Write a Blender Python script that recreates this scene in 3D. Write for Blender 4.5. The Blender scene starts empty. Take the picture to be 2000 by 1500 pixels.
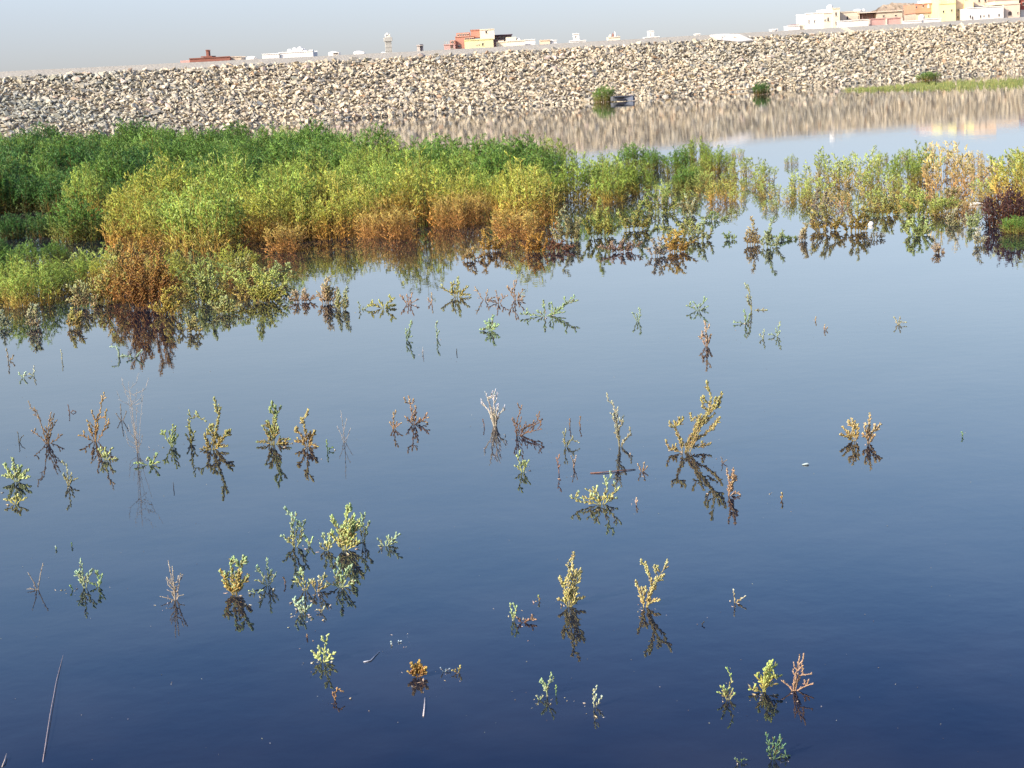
import bpy, math, random
import numpy as np
from mathutils import Vector, Matrix
rad = math.radians
# ------------------------------------------------------------------ camera
FPX = 3333.0            # focal length in units of the 2000 px wide photograph
CAMH = 5.0              # eye height above the water
ROLL, PITCH = rad(3.2), rad(10.55)
scene = bpy.context.scene
COL = scene.collection
cam_data = bpy.data.cameras.new("camera")
cam = bpy.data.objects.new("camera", cam_data)
COL.objects.link(cam)
cam_data.sensor_width = 36.0
cam_data.lens = 36.0 * FPX / 2000.0
cam_data.clip_start = 0.1
cam_data.clip_end = 8000
_X = Vector((1, 0, 0))
_F = Vector((0, math.cos(PITCH), -math.sin(PITCH)))
_U = Vector((0, math.sin(PITCH), math.cos(PITCH)))
RV = _X * math.cos(ROLL) - _U * math.sin(ROLL)
UV = _U * math.cos(ROLL) + _X * math.sin(ROLL)
CP = Vector((0, 0, CAMH))
m = Matrix((RV, UV, -_F)).transposed().to_4x4()
m.translation = CP
cam.matrix_world = m
scene.camera = cam
# ------------------------------------------------------------------ sky, sun, exposure
SUN_EL, SUN_AZ = rad(29), rad(-128)       # azimuth from +Y, clockwise: behind the camera, to the left
world = bpy.data.worlds.new("World")
scene.world = world
world.use_nodes = True
wn, wl = world.node_tree.nodes, world.node_tree.links
sky = wn.new("ShaderNodeTexSky")
sky.sky_type = 'NISHITA'
sky.sun_disc = False
sky.sun_elevation = SUN_EL
sky.sun_rotation = SUN_AZ
sky.altitude = 0
sky.air_density = 0.75
sky.dust_density = 2.0
sky.ozone_density = 3.0
tc_ = wn.new("ShaderNodeTexCoord")                                  # thick air low down: look the sky up 2 degrees higher
up_ = wn.new("ShaderNodeVectorMath"); up_.operation = 'ADD'; up_.inputs[1].default_value = (0, 0, 0.036)
no_ = wn.new("ShaderNodeVectorMath"); no_.operation = 'NORMALIZE'
wl.new(tc_.outputs["Generated"], up_.inputs[0]); wl.new(up_.outputs[0], no_.inputs[0]); wl.new(no_.outputs[0], sky.inputs[0])
wb = wn.new("ShaderNodeVectorMath"); wb.operation = 'MULTIPLY'      # camera white balance
wb.inputs[1].default_value = (2.30, 1.92, 1.76)
# added sky tint by elevation: brightens mid-water reflections, darkens those near the camera
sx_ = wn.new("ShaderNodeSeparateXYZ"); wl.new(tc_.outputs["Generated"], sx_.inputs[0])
elev_ = wn.new("ShaderNodeValToRGB"); elev_.color_ramp.interpolation = 'B_SPLINE'
_e = elev_.color_ramp.elements
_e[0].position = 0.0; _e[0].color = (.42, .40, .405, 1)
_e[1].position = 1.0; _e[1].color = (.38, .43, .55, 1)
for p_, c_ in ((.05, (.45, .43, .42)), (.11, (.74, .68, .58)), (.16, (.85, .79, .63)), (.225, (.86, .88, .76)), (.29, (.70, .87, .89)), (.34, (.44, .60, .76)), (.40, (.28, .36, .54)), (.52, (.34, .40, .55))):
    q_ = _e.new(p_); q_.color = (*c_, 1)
wl.new(sx_.outputs[2], elev_.inputs[0])
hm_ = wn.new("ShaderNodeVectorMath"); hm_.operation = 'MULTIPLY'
wl.new(sky.outputs[0], hm_.inputs[0]); wl.new(elev_.outputs[0], hm_.inputs[1])
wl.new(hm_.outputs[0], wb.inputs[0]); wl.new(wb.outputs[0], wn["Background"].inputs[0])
wn["Background"].inputs[1].default_value = 0.15
sun_data = bpy.data.lights.new("sun", 'SUN')
sun_data.energy = 3.3
sun_data.angle = rad(0.5)
sun_data.color = (1.0, 0.90, 0.74)
sun = bpy.data.objects.new("sun", sun_data)
COL.objects.link(sun)
sd = Vector((math.sin(SUN_AZ) * math.cos(SUN_EL), math.cos(SUN_AZ) * math.cos(SUN_EL), math.sin(SUN_EL)))
sun.rotation_euler = sd.to_track_quat('Z', 'Y').to_euler()
scene.view_settings.view_transform = 'Standard'
scene.view_settings.look = 'None'
scene.view_settings.exposure = 0.85
scene.view_settings.gamma = 1.0
scene.cycles.max_bounces = 6
scene.cycles.transparent_max_bounces = 6
scene.cycles.caustics_reflective = False
scene.cycles.caustics_refractive = False

# ------------------------------------------------------------------ helpers
def ray(x, y):
    return _F * FPX + RV * (x - 1000.0) + UV * (750.0 - y)
def on_water(x, y, z=0.0):
    """the point of the level z that the photograph shows at pixel x, y"""
    d = ray(x, y)
    return CP + d * ((z - CAMH) / d.z)
def at_depth(x, y, Y):
    d = ray(x, y)
    return CP + d * (Y / d.y)
def horizon(x):
    return 128.0 - 0.0559 * (x - 1000.0)

def tag(o, label=None, cat=None, group=None, kind=None):
    if label: o["label"] = label
    if cat: o["category"] = cat
    if group: o["group"] = group
    if kind: o["kind"] = kind
    return o
def empty(name, loc):
    o = bpy.data.objects.new(name, None)
    o.location = loc
    o.empty_display_size = 0.2
    COL.objects.link(o)
    return o

class MB:
    """collects vertices, faces and a colour per vertex, then links ONE mesh object"""
    def __init__(s):
        s.v, s.f, s.c = [], [], []
    def add(s, vs, fs, col):
        n = len(s.v)
        s.v.extend(vs)
        s.f.extend([tuple(i + n for i in f) for f in fs])
        s.c.extend([col] * len(vs))
    def addc(s, vs, fs, cols):
        n = len(s.v)
        s.v.extend(vs)
        s.f.extend([tuple(i + n for i in f) for f in fs])
        s.c.extend(cols)
    def box(s, c, d, rz=0.0, col=(1, 1, 1), taper=1.0):
        cx, cy, cz = c; hx, hy, hz = d[0] / 2, d[1] / 2, d[2] / 2
        ca, sa = math.cos(rz), math.sin(rz)
        vs = []
        for z, k in ((-hz, 1.0), (hz, taper)):
            for x, y in ((-hx, -hy), (hx, -hy), (hx, hy), (-hx, hy)):
                x, y = x * k, y * k
                vs.append((cx + x * ca - y * sa, cy + x * sa + y * ca, cz + z))
        s.add(vs, [(0, 3, 2, 1), (4, 5, 6, 7), (0, 1, 5, 4), (1, 2, 6, 5), (2, 3, 7, 6), (3, 0, 4, 7)], col)
    def lathe(s, c, prof, n=14, col=(1, 1, 1)):
        cx, cy, cz = c
        vs, fs = [], []
        for r_, z in prof:
            for k in range(n):
                a = 2 * math.pi * k / n
                vs.append((cx + r_ * math.cos(a), cy + r_ * math.sin(a), cz + z))
        for j in range(len(prof) - 1):
            for k in range(n):
                k2 = (k + 1) % n
                fs.append((j * n + k, j * n + k2, (j + 1) * n + k2, (j + 1) * n + k))
        fs.append(tuple(range(n))[::-1])
        fs.append(tuple((len(prof) - 1) * n + k for k in range(n)))
        s.add(vs, fs, col)
    def build(s, name, mat, parent=None, smooth=False, loc=None):
        me = bpy.data.meshes.new(name)
        me.from_pydata(s.v, [], s.f)
        a = me.color_attributes.new("tint", 'FLOAT_COLOR', 'POINT')
        arr = np.ones((len(s.v), 4), dtype=np.float32)
        arr[:, :3] = np.array(s.c, dtype=np.float32).reshape(-1, 3)
        a.data.foreach_set("color", arr.ravel())
        if smooth:
            me.polygons.foreach_set("use_smooth", [True] * len(me.polygons))
        me.materials.append(mat)
        me.update()
        o = bpy.data.objects.new(name, me)
        COL.objects.link(o)
        if parent: o.parent = parent
        if loc is not None: o.location = loc
        return o

def basis(d):
    d = d.normalized()
    a = Vector((0, 0, 1)) if abs(d.z) < 0.9 else Vector((1, 0, 0))
    p = d.cross(a).normalized()
    return d, p, d.cross(p)
def tube(mb, pts, r0, r1, n=5, col=(1, 1, 1), col2=None):
    vs, cs, fs = [], [], []
    L = len(pts)
    for i, p in enumerate(pts):
        d = pts[min(i + 1, L - 1)] - pts[max(i - 1, 0)]
        _, a, b = basis(d)
        t = i / max(1, L - 1)
        r_ = r0 + (r1 - r0) * t
        cc = col if col2 is None else tuple(col[k] * (1 - t) + col2[k] * t for k in range(3))
        for k in range(n):
            an = 2 * math.pi * k / n
            v = p + a * (r_ * math.cos(an)) + b * (r_ * math.sin(an))
            vs.append(tuple(v)); cs.append(cc)
    for i in range(L - 1):
        for k in range(n):
            k2 = (k + 1) % n
            fs.append((i * n + k, i * n + k2, (i + 1) * n + k2, (i + 1) * n + k))
    fs.append(tuple(range(n))[::-1]); fs.append(tuple((L - 1) * n + k for k in range(n)))
    mb.addc(vs, fs, cs)
def leaf3(mb, p, d, L, r_, col):
    """slim three-sided leaflet"""
    d, a, b = basis(d)
    q = p + d * (L * 0.45)
    vs = [tuple(p)]
    for k in range(3):
        an = 2.0944 * k
        vs.append(tuple(q + a * (r_ * math.cos(an)) + b * (r_ * math.sin(an))))
    vs.append(tuple(p + d * L))
    mb.add(vs, [(0, 2, 1), (0, 3, 2), (0, 1, 3), (4, 1, 2), (4, 2, 3), (4, 3, 1)], col)
def leaf5(mb, p, d, L, r_, col, col2):
    """plump fleshy leaflet with blunt tip"""
    d, a, b = basis(d)
    vs, cs = [tuple(p)], [col]
    for t, k_ in ((0.12, 0.62), (0.55, 0.95), (0.86, 0.85)):
        q = p + d * (L * t)
        for k in range(5):
            an = 1.2566 * k
            vs.append(tuple(q + a * (r_ * k_ * math.cos(an)) + b * (r_ * k_ * math.sin(an))))
            cs.append(tuple(col[j] * (1 - t) + col2[j] * t for j in range(3)))
    vs.append(tuple(p + d * L)); cs.append(col2)
    fs = []
    for k in range(5):
        k2 = (k + 1) % 5
        fs.append((0, 1 + k2, 1 + k))
        fs.append((1 + k, 1 + k2, 6 + k2, 6 + k))
        fs.append((6 + k, 6 + k2, 11 + k2, 11 + k))
        fs.append((11 + k, 11 + k2, 16))
    mb.addc(vs, fs, cs)

# ------------------------------------------------------------------ materials
def new_mat(name):
    mt = bpy.data.materials.new(name)
    mt.use_nodes = True
    nt = mt.node_tree
    return mt, nt.nodes, nt.links, nt.nodes["Principled BSDF"]
def tint_mat(name, rough=0.6, noise=0.25, scale=3.0, spec=0.4, transl=0.0, bump=0.0):
    """colour from the mesh's own paint times a fine procedural mottling"""
    mt, n, l, bs = new_mat(name)
    at = n.new("ShaderNodeAttribute"); at.attribute_name = "tint"
    tc = n.new("ShaderNodeTexCoord")
    nz = n.new("ShaderNodeTexNoise"); nz.inputs["Scale"].default_value = scale; nz.inputs["Detail"].default_value = 5
    l.new(tc.outputs["Object"], nz.inputs["Vector"])
    mr = n.new("ShaderNodeMapRange")
    mr.inputs[1].default_value = 0.3; mr.inputs[2].default_value = 0.7
    mr.inputs[3].default_value = 1 - noise; mr.inputs[4].default_value = 1 + noise
    l.new(nz.outputs[0], mr.inputs[0])
    mx = n.new("ShaderNodeVectorMath"); mx.operation = 'MULTIPLY'
    l.new(at.outputs["Color"], mx.inputs[0]); l.new(mr.outputs[0], mx.inputs[1])
    l.new(mx.outputs[0], bs.inputs["Base Color"])
    bs.inputs["Roughness"].default_value = rough
    bs.inputs["Specular IOR Level"].default_value = spec
    if bump:
        bp = n.new("ShaderNodeBump"); bp.inputs["Strength"].default_value = bump
        l.new(nz.outputs[0], bp.inputs["Height"]); l.new(bp.outputs[0], bs.inputs["Normal"])
    if transl:
        tr = n.new("ShaderNodeBsdfTranslucent"); l.new(mx.outputs[0], tr.inputs[0])
        ms = n.new("ShaderNodeMixShader"); ms.inputs[0].default_value = transl
        l.new(bs.outputs[0], ms.inputs[1]); l.new(tr.outputs[0], ms.inputs[2])
        l.new(ms.outputs[0], n["Material Output"].inputs["Surface"])
    return mt
M_LEAF = tint_mat("fleshy_leaf", 0.5, 0.18, 9, 0.4, 0.18)
M_BUSH = tint_mat("shrub_leaf", 0.5, 0.3, 1.7, 0.35, 0.06)
M_STEM = tint_mat("woody_stem", 0.8, 0.25, 12, 0.2)
M_ROCK = tint_mat("riprap_stone", 0.9, 0.22, 2.2, 0.2, 0, 0.5)
M_WALL = tint_mat("painted_render", 0.85, 0.07, 0.7, 0.2)
M_DARK = tint_mat("dark_opening", 0.5, 0.1, 2, 0.4)

def water_mat():
    mt, n, l, bs = new_mat("still_murky_water")
    n.remove(bs)
    geo = n.new("ShaderNodeNewGeometry")
    mp = n.new("ShaderNodeMapping"); mp.inputs["Scale"].default_value = (1.0, 1.0, 1.0)
    l.new(geo.outputs["Position"], mp.inputs[0])
    n1 = n.new("ShaderNodeTexNoise"); n1.inputs["Scale"].default_value = 2.6; n1.inputs["Detail"].default_value = 3
    n2 = n.new("ShaderNodeTexNoise"); n2.inputs["Scale"].default_value = 0.22; n2.inputs["Detail"].default_value = 2
    l.new(mp.outputs[0], n1.inputs["Vector"]); l.new(mp.outputs[0], n2.inputs["Vector"])
    b1 = n.new("ShaderNodeBump"); b1.inputs["Strength"].default_value = 1.0; b1.inputs["Distance"].default_value = 0.0014
    b2 = n.new("ShaderNodeBump"); b2.inputs["Strength"].default_value = 1.0; b2.inputs["Distance"].default_value = 0.0025
    l.new(n1.outputs[0], b1.inputs["Height"]); l.new(n2.outputs[0], b2.inputs["Height"])
    l.new(b2.outputs[0], b1.inputs["Normal"])
    fr = n.new("ShaderNodeFresnel"); fr.inputs["IOR"].default_value = 1.40
    l.new(b1.outputs[0], fr.inputs["Normal"])
    gl = n.new("ShaderNodeBsdfGlossy"); gl.inputs["Roughness"].default_value = 0.012
    gl.inputs["Color"].default_value = (1, 1, 1, 1)
    l.new(b1.outputs[0], gl.inputs["Normal"])
    df = n.new("ShaderNodeBsdfDiffuse")
    # suspended silt: soft drifting patches of slightly different murk
    n3 = n.new("ShaderNodeTexNoise"); n3.inputs["Scale"].default_value = 0.5; n3.inputs["Detail"].default_value = 6
    l.new(mp.outputs[0], n3.inputs["Vector"])
    cr = n.new("ShaderNodeValToRGB")
    cr.color_ramp.elements[0].position = 0.35; cr.color_ramp.elements[0].color = (0.002, 0.008, 0.026, 1)
    cr.color_ramp.elements[1].position = 0.72; cr.color_ramp.elements[1].color = (0.026, 0.030, 0.044, 1)
    l.new(n3.outputs[0], cr.inputs[0]); l.new(cr.outputs[0], df.inputs[0])
    tr = n.new("ShaderNodeBsdfTransparent"); tr.inputs[0].default_value = (0.75, 0.85, 1, 1)
    m1 = n.new("ShaderNodeMixShader"); m1.inputs[0].default_value = 0.34
    l.new(df.outputs[0], m1.inputs[1]); l.new(tr.outputs[0], m1.inputs[2])
    m2 = n.new("ShaderNodeMixShader")
    l.new(fr.outputs[0], m2.inputs[0]); l.new(m1.outputs[0], m2.inputs[1]); l.new(gl.outputs[0], m2.inputs[2])
    l.new(m2.outputs[0], n["Material Output"].inputs["Surface"])
    return mt
def earth_mat(name, c0, c1, scale):
    mt, n, l, bs = new_mat(name)
    geo = n.new("ShaderNodeNewGeometry")
    nz = n.new("ShaderNodeTexNoise"); nz.inputs["Scale"].default_value = scale; nz.inputs["Detail"].default_value = 8
    l.new(geo.outputs["Position"], nz.inputs["Vector"])
    cr = n.new("ShaderNodeValToRGB")
    cr.color_ramp.elements[0].position = 0.35; cr.color_ramp.elements[0].color = (*c0, 1)
    cr.color_ramp.elements[1].position = 0.65; cr.color_ramp.elements[1].color = (*c1, 1)
    l.new(nz.outputs[0], cr.inputs[0]); l.new(cr.outputs[0], bs.inputs["Base Color"])
    bp = n.new("ShaderNodeBump"); bp.inputs["Strength"].default_value = 0.6; bp.inputs["Distance"].default_value = 0.1
    l.new(nz.outputs[0], bp.inputs["Height"]); l.new(bp.outputs[0], bs.inputs["Normal"])
    bs.inputs["Roughness"].default_value = 0.95
    return mt
M_WATER = water_mat()
M_BED = earth_mat("bed_and_dry_ground", (0.05, 0.04, 0.03), (0.10, 0.08, 0.06), 0.4)
M_FILL = earth_mat("dam_fill", (0.20, 0.16, 0.11), (0.32, 0.26, 0.18), 1.5)
M_CREST = earth_mat("crest_gravel", (0.42, 0.385, 0.30), (0.50, 0.46, 0.37), 3.0)
M_CONC = earth_mat("pale_concrete", (0.76, 0.70, 0.58), (0.82, 0.77, 0.66), 0.8)
M_HILL = earth_mat("bare_hill_rock", (0.16, 0.12, 0.085), (0.42, 0.34, 0.25), 0.12)

# ------------------------------------------------------------------ dam line
FA, FB = on_water(600, 238), on_water(1850, 150)
DT = (FB - FA).normalized()                 # along the foot, to the right
DN = Vector((-DT.y, DT.x, 0))               # away from the viewer
DH, DS = 7.5, 17.0                          # crest height, run of the slope
def damp(q, s, z):                          # along, across, up; the crest climbs a little to the right
    if z > 0: z *= 1 + .0009 * max(0.0, min(100.0, q - 30))
    return Vector((FA.x + DT.x * q + DN.x * s, FA.y + DT.y * q + DN.y * s, z))

# ------------------------------------------------------------------ ground and water
def sheet(name, rows, mat, q0=-900, q1=1500, nq=24):
    vs, fs = [], []
    for s, z in rows:
        for i in range(nq + 1):
            vs.append(tuple(damp(q0 + (q1 - q0) * i / nq, s, z)))
    for j in range(len(rows) - 1):
        for i in range(nq):
            a = j * (nq + 1) + i
            fs.append((a, a + 1, a + nq + 2, a + nq + 1))
    me = bpy.data.meshes.new(name); me.from_pydata(vs, [], fs); me.materials.append(mat)
    o = bpy.data.objects.new(name, me); COL.objects.link(o)
    return o
M_LAKE = earth_mat("dark_silt", (0.010, 0.010, 0.012), (0.022, 0.020, 0.018), 0.8)
tag(sheet("lake_bed", [(-700, -0.7), (-2, -0.7)], M_LAKE, -900, 1500, 4), kind="structure")
g = sheet("ground", [(-2, -0.705), (20, 2.0), (40, 4.0), (4000, 4.0)], M_BED, -2500, 3500, 12)
tag(g, kind="structure")
w = sheet("water", [(-700, 0.0), (3.0, 0.0)], M_WATER, -900, 1500, 4)
tag(w, kind="structure")

# ------------------------------------------------------------------ dam
dam = empty("dam", damp(50, 10, 0))
tag(dam, "long earth dam with pale stone face and smooth crest across the far shore", "dam")
def keep(o, parent):                       # parent without moving it
    o.parent = parent; o.matrix_parent_inverse = Matrix.Translation(-parent.location)
    return o
Q0, Q1 = -260, 420
SZ = DH - 0.72                             # top of the stones
SS = DS * SZ / DH
body = sheet("embankment", [(-2.5, -1.1), (SS, SZ - 0.25), (SS + 0.6, SZ - 0.26), (DS + 7, SZ - 0.3), (DS + 24, 1.5)], M_FILL, Q0, Q1, 60)
keep(body, dam)
NQ = [(0, 0)]
# notch position (ramp through the crest), measured in the photograph at x 1392-1462
def q_of(x, y, z):
    p = on_water(x, y, z); return (p - FA).dot(DT)
QN0, QN1 = q_of(1392, 76, DH), q_of(1466, 84, DH)
def crest_piece(name, qa, qb):
    rows = [(SS - 0.1, SZ - 0.35), (SS + 0.05, SZ), (DS, DH), (DS + 5.5, DH), (DS + 8.0, DH - 1.5)]
    nq = max(2, int((qb - qa) / 4))
    vs, fs = [], []
    rnd = random.Random(int(qa))
    for s, z in rows:
        for i in range(nq + 1):
            vs.append(tuple(damp(qa + (qb - qa) * i / nq, s, z + rnd.uniform(-.03, .03))))
    for j in range(len(rows) - 1):
        for i in range(nq):
            a = j * (nq + 1) + i
            fs.append((a, a + 1, a + nq + 2, a + nq + 1))
    fs.append(tuple(j * (nq + 1) for j in range(len(rows))))
    fs.append(tuple(j * (nq + 1) + nq for j in range(len(rows)))[::-1])
    me = bpy.data.meshes.new(name); me.from_pydata(vs, [], fs); me.materials.append(M_CREST)
    o = bpy.data.objects.new(name, me); COL.objects.link(o)
    return keep(o, dam)
crest_piece("crest_road", Q0, QN0 + 1.2)
crest_piece("crest_road", QN0 + 2.6, Q1)
# pale concrete ramp slab lying on the slope
def slab(name, pts, th, mat, parent):
    """polygon given as (q, fraction of slope) laid on the dam face with real thickness"""
    vs = []
    for off in (0.16, 0.16 + th):
        for q, k in pts:
            p = damp(q, DS * k, DH * k)
            nrm = (Vector((-DN.x * DH, -DN.y * DH, DS))).normalized()
            vs.append(tuple(p + nrm * off))
    n = len(pts)
    fs = [tuple(range(n))[::-1], tuple(range(n, 2 * n))]
    fs += [(i, (i + 1) % n, n + (i + 1) % n, n + i) for i in range(n)]
    me = bpy.data.meshes.new(name); me.from_pydata(vs, [], fs); me.materials.append(mat)
    o = bpy.data.objects.new(name, me); COL.objects.link(o)
    return keep(o, parent)
def face_q(x, y):
    """(q, k) on the dam face seen at pixel x, y"""
    best = None
    for i in range(0, 221):
        k = i / 200
        p = on_water(x, y, DH * k)
        e = (p - FA).dot(DN) - DS * k
        if best is None or abs(e) < best[0]: best = (abs(e), (p - FA).dot(DT), k)
    return best[1], best[2]
ramp_px = [(1421, 74), (1437, 76), (1462, 87), (1418, 91), (1404, 86), (1392, 76), (1399, 75.5), (1416, 85)]
slab("concrete_ramp", [face_q(*p) for p in ramp_px], 0.22, M_CONC, dam)

# ------------------------------------------------------------------ riprap stones
import bmesh
def rock_proto(seed):
    rnd = random.Random(seed)
    bm = bmesh.new()
    sx, sy, sz = rnd.uniform(.8, 1.6), rnd.uniform(.55, 1.0), rnd.uniform(.35, .75)
    for _ in range(rnd.randint(8, 13)):
        v = Vector((rnd.gauss(0, 1), rnd.gauss(0, 1), rnd.gauss(0, 1))).normalized() * rnd.uniform(.8, 1.0)
        bm.verts.new((v.x * sx * .5, v.y * sy * .5, v.z * sz * .5))
    r_ = bmesh.ops.convex_hull(bm, input=bm.verts)
    loose = [v for v in bm.verts if not v.link_faces]
    bmesh.ops.delete(bm, geom=loose, context='VERTS')
    bm.verts.index_update()
    vs = np.array([v.co[:] for v in bm.verts]); fs = [tuple(v.index for v in f.verts) for f in bm.faces]
    bm.free()
    return vs, fs
ROCKS = [rock_proto(s) for s in range(14)]
def stone_colour(rnd, q, k):
    z = math.sin(q * .045 + 1.1) + math.sin(q * .11 + k * 5) * .6
    u = rnd.random()
    if u < .60: c = (.62, .53, .37)
    elif u < .80: c = (.53, .455, .33)
    elif u < .92: c = (.38, .35, .28)
    elif u < .965: c = (.70, .60, .44)
    elif u < .985: c = (.50, .33, .19)
    else: c = (.22, .23, .22)
    grey = max(0.0, min(1.0, (-q - 2) / 30)) * (.6 + .3 * math.sin(k * 9 + q * .3)) + (0.28 if z < -.7 else 0.05)
    gcol = (.36, .37, .31)
    grey = max(0, min(.8, grey))
    m_ = rnd.uniform(.72, 1.18)
    return tuple((c[i] * (1 - grey) + gcol[i] * grey) * m_ for i in range(3))
def place_rock(rnd, q, k, size):
    vs, fs = ROCKS[rnd.randrange(len(ROCKS))]
    R_ = Matrix.Rotation(rnd.uniform(0, 6.28), 3, 'Z') @ Matrix.Rotation(rnd.uniform(-.9, .9), 3, 'X') @ Matrix.Rotation(rnd.uniform(-.9, .9), 3, 'Y')
    p = damp(q, DS * k, DH * k)
    return vs @ np.array(R_).T * size, fs, p
NRM = Vector((-DN.x * DH, -DN.y * DH, DS)).normalized()
rnd = random.Random(5)
big = []
V, Fc, Cc = [], [], []
nv = 0
slope_len = math.hypot(DS, DH) * SZ / DH
stones = []
q = -150.0
rows_n = int((slope_len + 1.2) / 0.37)
for j in range(rows_n):
    k = (-0.8 + j * 0.37) / math.hypot(DS, DH)
    q = -115.0
    while q < 150:
        q += rnd.uniform(.28, .56)
        stones.append((q, k + rnd.uniform(-.014, .014), rnd.choice((.36, .42, .5, .62, .85)) * rnd.uniform(.85, 1.2)))
for q, k, s in stones:
    vs, fs, p = place_rock(rnd, q, k, s)
    p = p + NRM * rnd.uniform(-.04, .18)
    V.append(vs + np.array(p[:])); Fc.extend([tuple(i + nv for i in f) for f in fs])
    Cc.append(np.tile(np.array(stone_colour(rnd, q, k)), (len(vs), 1)))
    nv += len(vs)
mb = MB(); mb.v = [tuple(x) for x in np.concatenate(V)]; mb.f = Fc; mb.c = np.concatenate(Cc)
rr = mb.build("riprap", M_ROCK)
tag(rr, kind="stuff")
# the individually visible larger boulders that stand proud of the layer
protos = []
for s in range(14):
    vs, fs = ROCKS[s]
    b = MB(); rr_ = random.Random(s + 90)
    b.add([tuple(v) for v in vs], fs, tuple(c * rr_.uniform(.95, 1.08) for c in ((.60, .48, .33), (.48, .40, .29), (.33, .30, .24), (.66, .56, .41))[s % 4]))
    protos.append(b)
pm = [None] * 14
rnd = random.Random(77)
spots = []
for i in range(299):
    q = rnd.uniform(-60, 92); k = rnd.uniform(.0, .93)
    spots.append((q, k, rnd.uniform(.85, 1.2), rnd.randrange(14)))
qd, kd = face_q(757, 131)
spots.append((qd, kd, 2.0, 3))
for i, (q, k, s, t) in enumerate(spots):
    if pm[t] is None:
        o = protos[t].build("boulder", M_ROCK); pm[t] = o
    else:
        o = pm[t].copy(); COL.objects.link(o)
    o.location = damp(q, DS * k, DH * k) + NRM * 0.12
    o.scale = (s, s, s); o.rotation_euler = (rnd.uniform(-.6, .6), rnd.uniform(-.6, .6), rnd.uniform(0, 6.28))
    if s > 1.6:
        tag(o, "biggest boulder near the top of the stone face, below the tall minaret", "boulder")
    else:
        tag(o, "pale angular boulder standing slightly proud of the smaller riprap stones", "boulder", "larger boulders in the riprap of the dam")

# ------------------------------------------------------------------ town beyond the dam
def C(r_, g_, b_): return (r_, g_, b_)
WHITE, CREAM, YELLOW = (.80, .78, .72), (.74, .66, .51), (.80, .73, .37)
PEACH, PINK, BRICK = (.66, .50, .37), (.58, .35, .30), (.50, .24, .17)
BEIGE, GREY, RUST, DARK = (.58, .48, .37), (.42, .42, .38), (.26, .11, .08), (.05, .04, .04)
class House:
    """blocks and openings given by where the photograph shows them, built at a real distance"""
    def __init__(s, name, label, cat, x, y, Y, group=None):
        s.Y = Y
        p = at_depth(x, y, Y)
        s.o = empty(name, (p.x, Y, 4.0)); s.loc = s.o.location.copy()
        tag(s.o, label, cat, group)
        s.n = 0
    def rect(s, x0, x1, y0, y1, d=0.0):
        """world rectangle at distance Y+d for pixel box (y measured at the left edge)"""
        a = at_depth(x0, y0, s.Y + d); xm = (x0 + x1) / 2
        b = at_depth(x1, y0 - .0515 * (x1 - x0), s.Y + d)
        c = at_depth(x0, y1, s.Y + d)
        return a.x - s.loc.x, b.x - s.loc.x, c.z - s.loc.z, (a.z + b.z) / 2 - s.loc.z
    def block(s, name, x0, x1, y0, y1, col, depth=9.0, d=0.0, parent=None, cornice=True, mat=None):
        X0, X1, Z0, Z1 = s.rect(x0, x1, y0, y1, d)
        b = MB(); b.box(((X0 + X1) / 2, d + depth / 2, (Z0 + Z1) / 2), (X1 - X0, depth, Z1 - Z0), 0, col)
        if cornice and Z1 - Z0 > 1.2:
            t = .18
            b.box(((X0 + X1) / 2, d - .04, Z1 + t / 2), (X1 - X0 + .1, .25, t), 0, tuple(c * .93 for c in col))
            b.box(((X0 + X1) / 2, d + depth, Z1 + t / 2), (X1 - X0 + .1, .25, t), 0, tuple(c * .93 for c in col))
        return b.build(name, mat or M_WALL, parent or s.o)
    def win(s, name, x0, x1, y0, y1, d=0.0, col=DARK, arch=False, parent=None):
        X0, X1, Z0, Z1 = s.rect(x0, x1, y0, y1, d)
        fr = MB(); t = .09
        fr.box(((X0 + X1) / 2, d - .03, Z1 + t / 2), (X1 - X0 + 2 * t, .14, t), 0, (.6, .55, .45))
        fr.box(((X0 + X1) / 2, d - .03, Z0 - t / 2), (X1 - X0 + 2 * t, .18, t), 0, (.6, .55, .45))
        b = MB(); b.box(((X0 + X1) / 2, d - .01, (Z0 + Z1) / 2), (X1 - X0, .06, Z1 - Z0), 0, col)
        if arch:
            n = 8; R_ = (X1 - X0) / 2; vs = []
            for yy in (d - .04, d + .02):
                for k in range(n + 1):
                    a = math.pi * k / n
                    vs.append(((X0 + X1) / 2 + R_ * math.cos(a), yy, Z1 + .001 + R_ * math.sin(a)))
            fs = [tuple(range(n + 1)), tuple(range(n + 1, 2 * n + 2))[::-1]]
            b.add(vs, fs, col)
            fr = MB(); fr.box(((X0 + X1) / 2, d - .03, Z0 - t / 2), (X1 - X0 + 2 * t, .18, t), 0, (.6, .55, .45))
        w_ = b.build(name, M_DARK, parent or s.o)
        f_ = fr.build("frame", M_WALL, w_)
        return w_
    def dome(s, name, x, y, wpx, col, d=2.0, flat=1.0, parent=None, base=0.3):
        p = at_depth(x, y, s.Y + d); R_ = wpx / 2 * (s.Y + d) / FPX
        prof = [(R_, -base)] + [(R_ * math.cos(a), R_ * flat * math.sin(a)) for a in [i * math.pi / 14 for i in range(0, 7)]] + [(R_ * .05, R_ * flat)]
        b = MB(); b.lathe((p.x - s.loc.x, p.y - s.loc.y, p.z - s.loc.z), prof, 16, col)
        return b.build(name, M_WALL, parent or s.o, smooth=True)

TY = 360.0
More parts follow.
